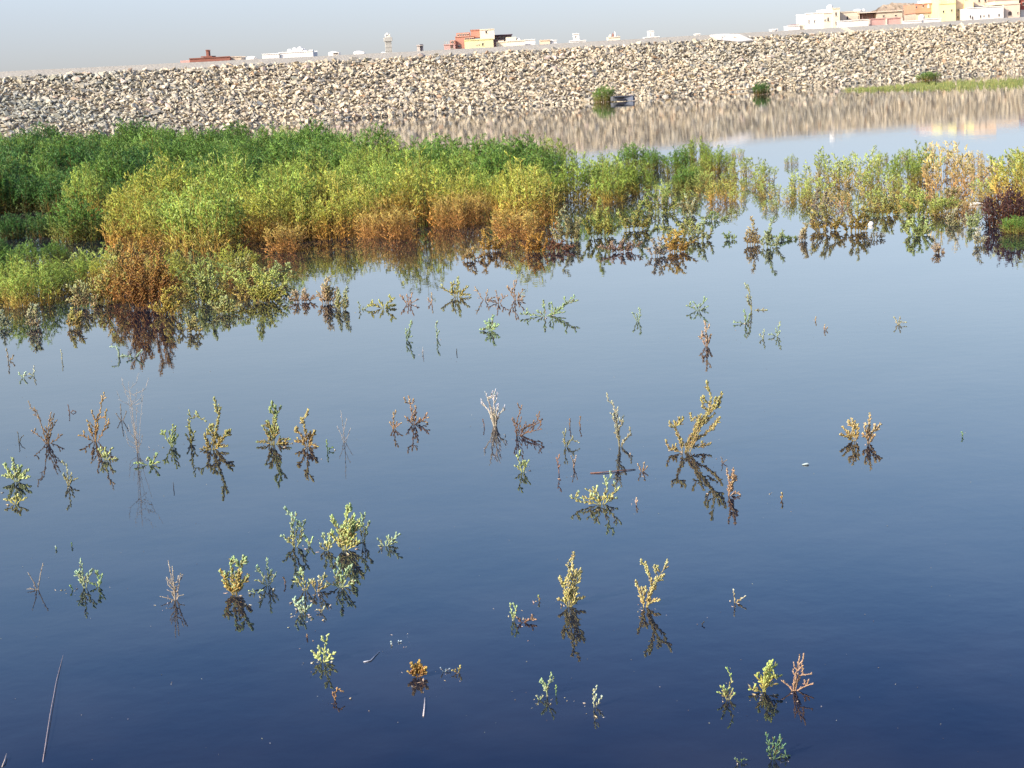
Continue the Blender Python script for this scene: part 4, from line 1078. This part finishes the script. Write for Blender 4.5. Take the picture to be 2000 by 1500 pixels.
 (769, 838, [[(0, 14), (0, 30)], [(6, 6), (14, 12)], [(-3, 6), (-6, 10)]], (.40, .18, .10), (.66, .40, .24), "small orange-tan spike left of the reddish-tan spire", dict(R_=2.0, L=7)),
 (600, 872, [[(-1, 30), (-5, 56)], [(8, 14), (15, 30)], [(-10, 8), (-20, 10)], [(10, 4), (19, 2)], [(-10, 22), (-20, 32)], [(6, 8), (8, 18)]], (.50, .26, .12), (.66, .46, .20), "orange-tan conical sprig, right of the pair at left centre", dict(R_=2.3, L=9, den=2)),
 (535, 868, [[(0, 36), (4, 72)], [(-10, 18), (-20, 36)], [(12, 8), (30, 10)], [(-14, 4), (-32, 4)], [(2, 50), (14, 70)], [(-4, 20), (-10, 44)], [(16, 3), (34, 0)]], (.40, .24, .10), (.46, .48, .14), "green-topped brown sprig, left of the pair at left centre", dict(R_=2.2, L=9, den=2)),
 (640, 880, [[(-1, 10), (-1, 20)], [(5, 4), (8, 5)]], GR, YG, "tiny green spike right of the orange-tan conical sprig", dict(L=6)),
 (673, 864, [[(-1, 30), (-4, 64)], [(6, 12), (12, 26)], [(-6, 14), (-14, 30)], [(-2, 20), (4, 44)]], (.50, .36, .36), (.58, .44, .44), "faint wispy mauve dry twig right of the tiny green spike", dict(L=6, step=10, R_=.7, thick=.7)),
 (415, 878, [[(8, 34), (14, 58), (19, 82)], [(16, 14), (30, 30)], [(-8, 14), (-12, 30)], [(12, 6), (28, 8)], [(2, 20), (-4, 44)], [(20, 22), (34, 40)], [(-14, 2), (-22, -2)]], (.42, .26, .10), (.54, .46, .14), "broad yellow-brown sprig with one tall spire, upper left", dict(R_=2.4, L=9, den=2)),
 (373, 866, [[(0, 16), (0, 34)], [(-4, 8), (-8, 16)], [(4, 12), (8, 22)], [(-2, 46), (12, 52), (30, 44)]], (.36, .26, .10), (.52, .46, .14), "small yellow-olive sprig with an arching twig, left of the broad one", dict(R_=2.0, L=8)),
 (337, 872, [[(1, 20), (3, 42)], [(-8, 10), (-20, 28)], [(6, 10), (9, 20)], [(-4, 14), (-6, 26)]], (.40, .38, .12), (.56, .56, .16), "yellow-green pointed sprig right of the tall pink wisp", dict(R_=2.4, L=8)),
 (270, 884, [[(-5, 60), (-9, 136)], [(-2, 64), (-3, 128)], [(-8, 56), (-14, 110)], [(2, 50), (6, 100)], [(-3, 30), (2, 90)], [(4, 20), (-2, 60)]], (.50, .34, .32), (.64, .46, .42), "tall faint pink wisp of dry grass stems at left", dict(L=8, step=18, R_=.4, thick=.45, name="dry_grass_tuft")),
 (290, 908, [[(10, 8), (17, 20)], [(-10, 3), (-24, 4)], [(4, 8), (2, 12)], [(10, 3), (20, 6)]], (.50, .50, .14), (.50, .58, .18), "low lime sprig lying at the foot of the tall pink wisp", dict(R_=2.6, L=8)),
 (238, 822, [[(-2, 14), (-3, 28)], [(6, 8), (10, 18)], [(-6, 6), (-11, 12)]], (.18, .12, .12), (.36, .26, .22), "thin dark twig star left of the tall pink wisp", dict(L=5, R_=1.2, step=8)),
 (186, 862, [[(4, 30), (12, 60), (15, 84)], [(-6, 18), (-10, 32)], [(14, 14), (24, 34), (24, 54)], [(-14, 8), (-28, 12)], [(2, 24), (-14, 40)], [(0, 18), (2, 40)]], (.40, .18, .08), (.64, .38, .16), "orange-brown antler-shaped sprig at upper left", dict(R_=2.1, L=7, step=6)),
 (206, 898, [[(6, 12), (14, 22)], [(-6, 8), (-12, 18)], [(12, 2), (20, 2)], [(0, 10), (0, 20)]], (.50, .42, .14), (.64, .58, .18), "bright yellow clump under the orange-brown antler sprig", dict(R_=2.6, L=8)),
 (94, 866, [[(-8, 30), (-16, 60), (-20, 64)], [(2, 30), (10, 60)], [(-14, 10), (-32, 22)], [(14, 6), (24, 14)], [(4, 20), (14, 40)], [(-2, 14), (-4, 30)]], (.28, .13, .08), (.50, .30, .18), "red-brown bare antler-shaped sprig near the left edge", dict(R_=1.6, L=7, step=8)),
 (136, 806, [[(-1, 8), (-2, 14)], [(6, 4), (10, 2)]], RB, RB, "tiny dark twig above the two antler-shaped sprigs", dict(L=4, R_=1.1)),
 (37, 864, [[(-1, 10), (-3, 18)], [(4, 8), (8, 12)]], (.10, .08, .07), (.2, .15, .12), "thin dark forked twig at the left edge", dict(L=4, R_=.9)),
 (32, 940, [[(-1, 22), (-2, 44)], [(-10, 14), (-20, 30)], [(12, 12), (24, 22)], [(4, 12), (8, 26)], [(-8, 6), (-24, 10)], [(10, 6), (26, 10)]], (.58, .52, .18), (.56, .58, .20), "yellow-green tiered sprig at the left edge, middle height", dict(R_=2.6, L=9, den=2)),
 (30, 985, [[(8, 6), (20, 12)], [(-8, 6), (-18, 8)], [(0, 8), (6, 18)]], (.62, .46, .14), (.68, .56, .18), "yellow low clump just below the tiered sprig at the left edge", dict(R_=2.6, L=9)),
 (134, 948, [[(-1, 20), (-2, 40)], [(6, 8), (15, 12)], [(-5, 10), (-9, 20)], [(4, 10), (6, 22)]], (.40, .28, .14), (.52, .46, .20), "olive cone-shaped sprig between the left-edge clump and the dark twig", dict(R_=2.0, L=7)),
 (339, 956, [[(0, 6), (-1, 12)]], (.06, .05, .05), (.08, .07, .06), "thin dark upright twig alone below the yellow-green pointed sprig", dict(L=3, R_=1, sub=False)),
 (109, 1073, [[(0, 2), (0, 4)]], GR, (.6, .62, .4), "tiny pale bud, left of two at lower left", dict(L=5)),
 (140, 1068, [[(0, 3), (0, 5)]], (.1, .1, .06), GR, "tiny dark bud, right of two at lower left", dict(L=5)),
 # upper band
 (958, 646, [[(2, 14), (5, 27)], [(-4, 10), (-10, 16)], [(8, 6), (14, 12)], [(-8, 4), (-18, 2)], [(4, 4), (8, 12)]], (.38, .42, .16), (.44, .54, .22), "fresh green sprig standing alone, upper centre", dict(R_=2.2, L=8, den=2)),
 (853, 660, [[(0, 12), (-1, 26)], [(2, 6), (4, 12)]], (.38, .40, .20), (.46, .50, .26), "slim pale green spike left of the lone green sprig", dict(R_=1.9, L=7)),
 (794, 664, [[(0, 10), (-1, 20)], [(6, 20), (8, 34)], [(3, 4), (8, 6)]], (.36, .40, .16), (.44, .50, .22), "double green spike left of the slim pale green one", dict(R_=1.9, L=7)),
 (826, 692, [[(0, 6), (0, 12)]], DR, (.5, .46, .4), "faint tiny grey spike below the green spikes", dict(L=5, R_=1)),
 (892, 690, [[(0, 4), (0, 7)]], (.08, .07, .05), (.1, .1, .07), "tiny dark spike right of the faint grey one", dict(L=4, R_=1, sub=False)),
 (1063, 617, [[(0, 14), (-1, 28)], [(-20, 2), (-46, 4)], [(20, 6), (40, 18), (54, 32)], [(16, 4), (38, 8)], [(-6, 4), (-12, 8)], [(40, 22), (64, 30)]], (.38, .40, .14), (.46, .52, .20), "long green sprawling sprig, upper centre right", dict(R_=2.0, L=8)),
 (946, 586, [[(-8, 8), (-14, 18)], [(4, 8), (6, 18)], [(10, 2), (18, 4)]], (.40, .22, .18), (.56, .36, .28), "mauve-pink twiggy tuft, left one of three below the thicket corner", dict(L=7, R_=1.6)),
 (975, 592, [[(-4, 10), (-6, 22)], [(6, 8), (14, 14)], [(-10, 2), (-18, 4)]], (.38, .20, .16), (.54, .32, .25), "mauve-pink twiggy tuft, middle one of three below the thicket corner", dict(L=7, R_=1.6)),
 (1008, 586, [[(-4, 18), (-4, 36)], [(6, 10), (12, 18)], [(-8, 10), (-16, 24)], [(8, 2), (14, 6)]], (.40, .20, .14), (.58, .34, .24), "pinkish-brown tuft, right one of three below the thicket corner", dict(L=8, R_=1.7)),
 (893, 580, [[(0, 18), (2, 38)], [(-16, 10), (-32, 18)], [(10, 10), (20, 20)], [(-8, 10), (-12, 26)], [(10, 4), (24, 4)]], (.46, .30, .10), (.50, .46, .16), "yellow and mauve bushy sprig in open water below the thicket", dict(L=8, R_=1.9, den=2)),
 (843, 592, [[(0, 8), (0, 18)], [(-4, 4), (-6, 8)]], PI, (.58, .38, .3), "small pink spike left of the yellow and mauve sprig", dict(L=6, R_=1.6)),
 (797, 594, [[(-8, 8), (-14, 16)], [(4, 8), (8, 20)], [(0, 8), (-2, 16)], [(10, 4), (18, 8)]], (.40, .18, .12), (.58, .32, .24), "reddish-pink low tuft right of the golden sprawling sprig", dict(L=7, R_=1.7)),
 (750, 602, [[(-14, 4), (-30, 5)], [(8, 10), (20, 20)], [(-4, 8), (-8, 14)], [(10, 3), (20, 5)]], (.56, .42, .12), (.60, .54, .16), "golden sprawling sprig below the thicket", dict(L=8, R_=2.1, den=2)),
 (703, 605, [[(0, 8), (-2, 14)], [(8, 2), (12, 4)]], (.4, .36, .14), (.5, .5, .2), "small olive tuft left of the golden sprawling sprig", dict(L=6, R_=1.6)),
 (1246, 628, [[(-6, 8), (-10, 16)], [(4, 10), (4, 22)], [(0, 6), (-2, 12)]], (.36, .38, .18), (.50, .54, .26), "small light green tuft right of the long sprawling sprig", dict(L=7, R_=1.7)),
 (1364, 606, [[(4, 10), (14, 22)], [(-10, 4), (-20, 8)], [(-2, 8), (-8, 14)], [(10, 2), (16, 6)]], (.36, .36, .14), (.46, .54, .20), "green tuft above the tall pink spike at right", dict(L=8, R_=1.7)),
 (1380, 676, [[(-1, 22), (-4, 48)], [(5, 12), (9, 20)], [(-6, 10), (-12, 16)], [(2, 8), (2, 18)]], (.44, .24, .20), (.64, .42, .34), "tall pink spike standing alone at right", dict(L=7, R_=1.8, den=2)),
 (1469, 606, [[(-3, 24), (-8, 48)], [(12, 1), (26, 2)], [(-4, 10), (-8, 24)]], (.38, .28, .16), (.50, .48, .20), "tan and green upright sprig, upper right", dict(L=7, R_=1.8)),
 (1456, 632, [[(0, 12), (-2, 24)], [(-10, 2), (-20, 2)], [(6, 8), (8, 16)]], (.34, .36, .14), (.42, .50, .18), "green tuft touching the foot of the tan and green upright sprig", dict(L=7, R_=1.8)),
 (1491, 661, [[(0, 8), (0, 16)], [(-3, 3), (-6, 6)]], (.5, .46, .24), (.6, .58, .3), "pale yellow tiny tuft left of a leaning shoot, upper right", dict(L=6, R_=1.8)),
 (1516, 657, [[(4, 12), (8, 26)], [(-6, 3), (-12, 4)], [(4, 4), (6, 8)]], (.46, .46, .2), (.56, .58, .28), "leaning pale yellow-green shoot, upper right", dict(L=7, R_=1.8)),
 (1593, 627, [[(0, 3), (0, 6)]], PI, PE, "tiny tan bud, upper of two at far upper right", dict(L=5, R_=1.6)),
 (1611, 645, [[(-2, 4), (0, 9)], [(3, 2), (4, 4)]], (.4, .2, .15), (.5, .34, .25), "tiny reddish bud, lower of two at far upper right", dict(L=5, R_=1.6)),
 (1755, 634, [[(-4, 6), (-7, 12)], [(4, 5), (12, 5)], [(0, 6), (1, 13)]], (.5, .36, .24), (.64, .5, .34), "small peach tuft alone far upper right", dict(L=6, R_=1.6)),
 (16, 705, [[(0, 10), (-2, 22)], [(6, 3), (9, 8)]], (.42, .26, .16), (.5, .36, .24), "small brownish spike at the left edge, under the left clumps", dict(L=6, R_=1.7)),
 (121, 704, [[(0, 8), (-2, 19)]], (.44, .34, .18), (.54, .46, .26), "slim tan spike left of the curved green shoot", dict(L=5, R_=1.6)),
 (45, 738, [[(-4, 4), (-6, 8)], [(3, 5), (5, 9)]], (.5, .5, .22), (.6, .62, .34), "round pale green bud cluster near the left edge", dict(L=6, R_=2.4)),
 (66, 734, [[(0, 8), (0, 16)], [(-5, 3), (-8, 3)]], (.48, .44, .2), (.58, .52, .3), "short pale green spike right of the round bud cluster", dict(L=6, R_=2)),
 (232, 696, [[(0, 10), (-4, 18), (-14, 18)], [(10, 2), (18, -1)]], (.36, .36, .18), (.44, .50, .28), "curved thick green shoot below the left clumps", dict(L=6, R_=2.2, thick=2.4)),
 (262, 700, [[(8, 8), (14, 14)], [(-6, 3), (-12, 4)]], (.36, .40, .2), (.44, .50, .28), "leaning green shoot right of the curved one", dict(L=6, R_=2.0, thick=2.0)),
]
for x, y, stems, lo, hi, lab, ex in SP:
    sprig_obj(x, y, stems, lo, hi, lab, **ex)

# clumps along the front of the vegetation: x, foot y, width, height, low, top, stems, label
CL = [
 (205, 590, 70, 78, (.42, .22, .08), (.60, .54, .12), 9, "yellow sprig with pink stems in front of the loose green clump at left"),
 (160, 600, 50, 48, (.48, .28, .16), (.56, .50, .16), 7, "pinkish-yellow sprig left of the yellow one, left side"),
 (290, 598, 110, 120, (.34, .12, .04), (.56, .28, .08), 15, "large rust-orange tangle of stems standing in the water at left"),
 (330, 615, 60, 46, (.44, .24, .06), (.66, .46, .10), 7, "bright yellow-orange tuft at the foot of the rust-orange tangle"),
 (250, 560, 80, 90, (.26, .12, .05), (.40, .28, .08), 10, "brown and olive tangle behind the rust-orange one"),
 (405, 590, 80, 60, (.36, .28, .08), (.52, .50, .12), 8, "yellow-green loose sprig right of the rust-orange tangle"),
 (440, 612, 50, 40, (.38, .26, .09), (.50, .46, .14), 6, "small olive-yellow sprig below the loose yellow-green one"),
 (515, 588, 76, 60, (.46, .34, .08), (.62, .58, .12), 10, "bright yellow sprig left of the pinkish stand, below the thicket"),
 (480, 560, 70, 62, (.36, .18, .06), (.48, .40, .10), 8, "brown and yellow sprig behind the bright yellow one"),
 (545, 555, 50, 52, (.42, .30, .10), (.56, .54, .16), 6, "lime feathery sprig right of the brown and yellow one"),
 (360, 545, 80, 60, (.28, .16, .06), (.42, .40, .10), 8, "olive sprig in front of the large bright shrub"),
 (590, 590, 50, 26, (.42, .22, .16), (.58, .38, .26), 6, "low pinkish tuft right of the bright yellow sprig"),
 (640, 592, 34, 72, (.50, .28, .18), (.60, .42, .26), 6, "upright pink-tan sprig below the thicket, left of centre"),
 (668, 605, 34, 44, (.38, .28, .12), (.48, .44, .18), 5, "olive sprig right of the upright pink-tan one"),
 (68, 640, 30, 46, (.46, .30, .20), (.56, .48, .2), 4, "pinkish thin sprig below the left-edge clumps"),
 (8, 640, 20, 30, (.36, .30, .14), (.46, .42, .2), 3, "short olive sprig at the left edge below the clumps"),
 (145, 640, 40, 36, (.44, .26, .1), (.56, .44, .14), 5, "ochre tuft below the yellow sprig at left"),
 (375, 650, 60, 32, (.36, .24, .1), (.48, .38, .16), 6, "brown-green low tuft below the rust-orange tangle"),
 (1092, 490, 60, 20, (.20, .07, .05), (.32, .13, .08), 8, "dark red-brown low clump at the thicket's right front corner"),
 (1110, 470, 70, 60, (.46, .30, .14), (.50, .42, .16), 8, "loose tan sprig behind the dark red-brown clump"),
 (1172, 462, 70, 66, (.50, .34, .08), (.50, .50, .10), 9, "yellow bushy sprig right of the dark red-brown clump"),
 (1240, 448, 74, 64, (.46, .30, .10), (.42, .46, .10), 9, "yellow-green bushy sprig right of the yellow one"),
 (1215, 492, 64, 28, (.34, .16, .13), (.52, .32, .26), 8, "mauve sprawling low tuft in front of the yellow-green stand"),
 (1285, 500, 44, 38, (.34, .22, .20), (.50, .38, .32), 5, "thin greyish-pink twig beside the mauve tuft"),
 (1322, 492, 54, 46, (.56, .26, .08), (.70, .44, .12), 9, "bright orange tuft standing alone right of the mauve one"),
 (1335, 462, 70, 40, (.44, .32, .10), (.48, .46, .12), 7, "olive-yellow sprig behind the bright orange tuft"),
 (1370, 470, 54, 42, (.38, .30, .14), (.42, .44, .16), 6, "green sprig right of the bright orange tuft"),
 (1290, 415, 80, 56, (.42, .32, .10), (.36, .42, .08), 8, "yellow-green sprig at the right end of the thicket"),
 (1345, 420, 34, 50, (.48, .36, .18), (.48, .44, .2), 4, "slender tan sprig standing clear right of the thicket end"),
 (1390, 430, 60, 20, (.34, .34, .12), (.36, .42, .1), 6, "low green shoot below the rounded golden shrub"),
 (1425, 468, 28, 14, (.34, .36, .1), (.38, .44, .12), 4, "tiny bright green sprawl in open water below the golden shrub"),
 (1470, 478, 34, 46, (.52, .30, .16), (.60, .42, .22), 5, "pinkish-orange thin sprig right of the tiny green sprawl"),
 (1505, 482, 50, 50, (.44, .40, .16), (.46, .48, .18), 6, "pale green loose sprig right of the pinkish-orange one"),
 (1540, 468, 56, 12, (.3, .32, .1), (.34, .4, .1), 6, "line of low green shoots between pale green and pink sprigs"),
 (1568, 470, 22, 36, (.52, .32, .2), (.60, .44, .28), 4, "slim pink-tan spike right of the low green shoots"),
 (1615, 450, 76, 54, (.46, .26, .09), (.52, .42, .12), 9, "ochre bushy sprig, left one of the brownish pair at right"),
 (1672, 452, 70, 54, (.42, .22, .07), (.48, .40, .10), 9, "ochre-brown bushy sprig, right one of the brownish pair"),
 (1600, 415, 40, 40, (.38, .24, .2), (.50, .38, .3), 5, "mauve-grey twiggy sprig behind the ochre bushy pair"),
 (1728, 420, 66, 46, (.46, .28, .08), (.48, .46, .12), 8, "yellow-olive sprig with brown foot behind the white float"),
 (1790, 460, 62, 38, (.48, .44, .12), (.52, .54, .14), 10, "rounded lime-yellow clump in front of the right-hand stand"),
 (1800, 420, 90, 44, (.46, .40, .08), (.46, .46, .08), 10, "lime-yellow sprig behind the rounded lime clump"),
 (1852, 412, 60, 50, (.36, .18, .12), (.48, .36, .16), 7, "brown-pink twiggy sprig right of the lime clump"),
 (1860, 440, 30, 30, (.5, .36, .2), (.54, .46, .22), 4, "thin tan sprig below the brown-pink twiggy one"),
 (1900, 445, 34, 40, (.44, .42, .14), (.52, .50, .18), 5, "yellow-green sprig left of the dark brown dead shrub"),
 (1832, 494, 24, 22, (.5, .28, .2), (.6, .4, .3), 4, "small pink tuft below the thin tan sprig at far right"),
 (1912, 478, 24, 36, (.5, .38, .24), (.58, .48, .3), 4, "pale thin straw sprig below the yellow-green one, far right"),
 (1712, 466, 30, 14, (.24, .18, .14), (.34, .28, .2), 4, "tiny grey-brown twig between ochre pair and lime clump"),
 (920, 508, 50, 26, (.44, .22, .10), (.54, .34, .16), 5, "short rusty tuft just off the thicket's front edge"),
 (960, 490, 60, 44, (.48, .22, .06), (.60, .34, .09), 8, "orange tuft leaning out of the thicket's front edge"),
 (1045, 492, 50, 42, (.50, .20, .05), (.64, .32, .08), 8, "vivid orange tuft at the thicket corner beside the dark red-brown clump"),
]
for i, (x, y, w_, h_, lo, hi, n_, lab) in enumerate(CL):
    rnd = random.Random(i * 31 + 5)
    sprig_obj(x, y, fan(rnd, w_, h_, n_), lo, hi, lab, L=9.5 if y > 540 else 9, R_=1.8 if y > 540 else 1.5, step=4.0, den=2, thick=1.0, plump=y > 540, sub=False, bare=.08, ang=.95)

# ------------------------------------------------------------------ odds and ends on the water
def twig(name, lab, cat, px, z, r_, mat, col, group=None):
    base = on_water(px[0][0], px[0][1])
    pts = []
    for (x, y), zz in zip(px, z):
        pts.append(on_water(x, y, zz) - base)
    b = MB(); tube(b, pts, r_, r_ * .6, 6, col)
    o = b.build(name, mat, None, True, base); tag(o, lab, cat, group)
    return o
twig("drifting_stick", "straight reddish-brown stick drifting level on the water, right of centre", "stick", [(1153, 924), (1180, 922), (1212, 919), (1241, 916.5)], (.004, .012, .01, .006), .008, M_STEM, (.16, .09, .07))
twig("floating_twig", "short pale twig floating upright in the picture below the round orange-brown tuft", "twig", [(827, 1398), (829, 1382), (830, 1363)], (.004, .008, .004), .007, M_STEM, (.55, .50, .48))
twig("forked_twig", "faint pale forked twig floating left of the white-green bud", "twig", [(710, 1293), (724, 1290), (741, 1272)], (.002, .006, .004), .006, M_STEM, (.40, .42, .46))
twig("reed_stalk", "long thin pale reed stalk slanting up at the lower left", "reed", [(80, 1512), (88, 1460), (97, 1400), (110, 1330), (128, 1262)], (-.02, .02, .03, .02, -.01), .0035, M_STEM, (.42, .34, .32))
twig("short_reed", "short thin reed in the bottom left corner", "reed", [(4, 1498), (9, 1485), (13, 1472)], (.0, .02, .02), .005, M_STEM, (.5, .42, .36))
def blob(name, lab, cat, x, y, sx, sy, sz, col, mat=M_WALL):
    base = on_water(x, y); b = MB(); rnd = random.Random(int(x))
    vs, fs = rock_proto(int(x))
    b.add([(v[0] * sx * 2, v[1] * sy * 2, v[2] * sz * 2 + sz * .3) for v in vs], fs, col)
    o = b.build(name, mat, None, False, base); tag(o, lab, cat); return o
blob("floating_scrap", "small pale grey-green scrap floating right of the lone orange-tan bud", "scrap", 1574, 908, .045, .03, .03, (.42, .50, .48))
def bottle(x, y, R_, L_, lab, rz):
    base = on_water(x, y); root = empty("floating_bottle", base); tag(root, lab, "bottle")
    b = MB(); b.lathe((0, 0, 0), [(R_ * .7, 0), (R_, R_ * .2), (R_, L_ * .62), (R_ * .35, L_ * .85), (R_ * .35, L_ * .93)], 14, (.78, .76, .68))
    o = b.build("body", M_WALL, root, True)
    c = MB(); c.lathe((0, 0, L_ * .93), [(R_ * .45, 0), (R_ * .45, L_ * .08), (R_ * .3, L_ * .09)], 12, (.70, .68, .6)); c.build("cap", M_WALL, root)
    root.rotation_euler = (0, rad(90), rz); root.location.z = R_ * .5
bottle(1700, 440, .07, .16, "white plastic bottle floating between the ochre sprig pair and the lime clump", rad(60))
bottle(1893, 401, .06, .42, "long white plastic bottle floating left of the dark brown dead shrub", rad(5))
# bluish block at the dam foot
root = empty("outlet_block", on_water(1218, 198)); tag(root, "low bluish grey block at the dam foot, right of the lone green shrub", "outlet block")
S = root.location.y / FPX
b = MB(); b.box((12 * S, .6, .32), (17 * S, 1.2, .55), rad(-12), (.15, .17, .21)); b.build("block", M_ROCK, root)
b = MB(); b.box((-10 * S, .9, .38), (24 * S, 1.2, .5), rad(10), (.13, .14, .15)); b.build("slab", M_ROCK, root)
b = MB(); b.box((0 * S, .5, .60), (38 * S, 1.2, .12), rad(2), (.06, .07, .09)); b.build("cover", M_ROCK, root)
b = MB(); b.box((-4 * S, .1, .2), (16 * S, .5, .26), 0, (.02, .02, .03)); b.build("opening", M_DARK, root)
o = twig("driftwood_plank", "thin orange-brown plank lying at the dam foot left of the small dark shrub", "plank", [(1424, 176.5), (1450, 174.5), (1472, 173)], (.25, .3, .25), .06, M_STEM, (.34, .20, .10))

# loose leaf flecks lying on the surface, drifted together near the plants
def flecks():
    rnd = random.Random(41); b = MB()
    src = [(r_[0], r_[1]) for r_ in SP if r_[1] > 560]
    for i in range(420):
        if rnd.random() < .55:
            x, y = rnd.choice(src); x += rnd.gauss(0, 34); y += rnd.gauss(8, 18)
        else:
            x, y = rnd.uniform(0, 2000), 560 + 930 * rnd.random() ** .8
        if y < 560 or y > 1495: continue
        p = on_water(x, y, .004); a = rnd.uniform(0, 6.28); L_ = rnd.uniform(.005, .015)
        d = Vector((math.cos(a), math.sin(a), rnd.uniform(-.05, .15)))
        leaf3(b, p, d, L_, L_ * .22, jitc(rnd, rnd.choice(((.30, .22, .12), (.12, .08, .05), (.36, .34, .20), (.45, .42, .36))), .3))
    tag(b.build("floating_debris", M_STEM), kind="stuff")
flecks()
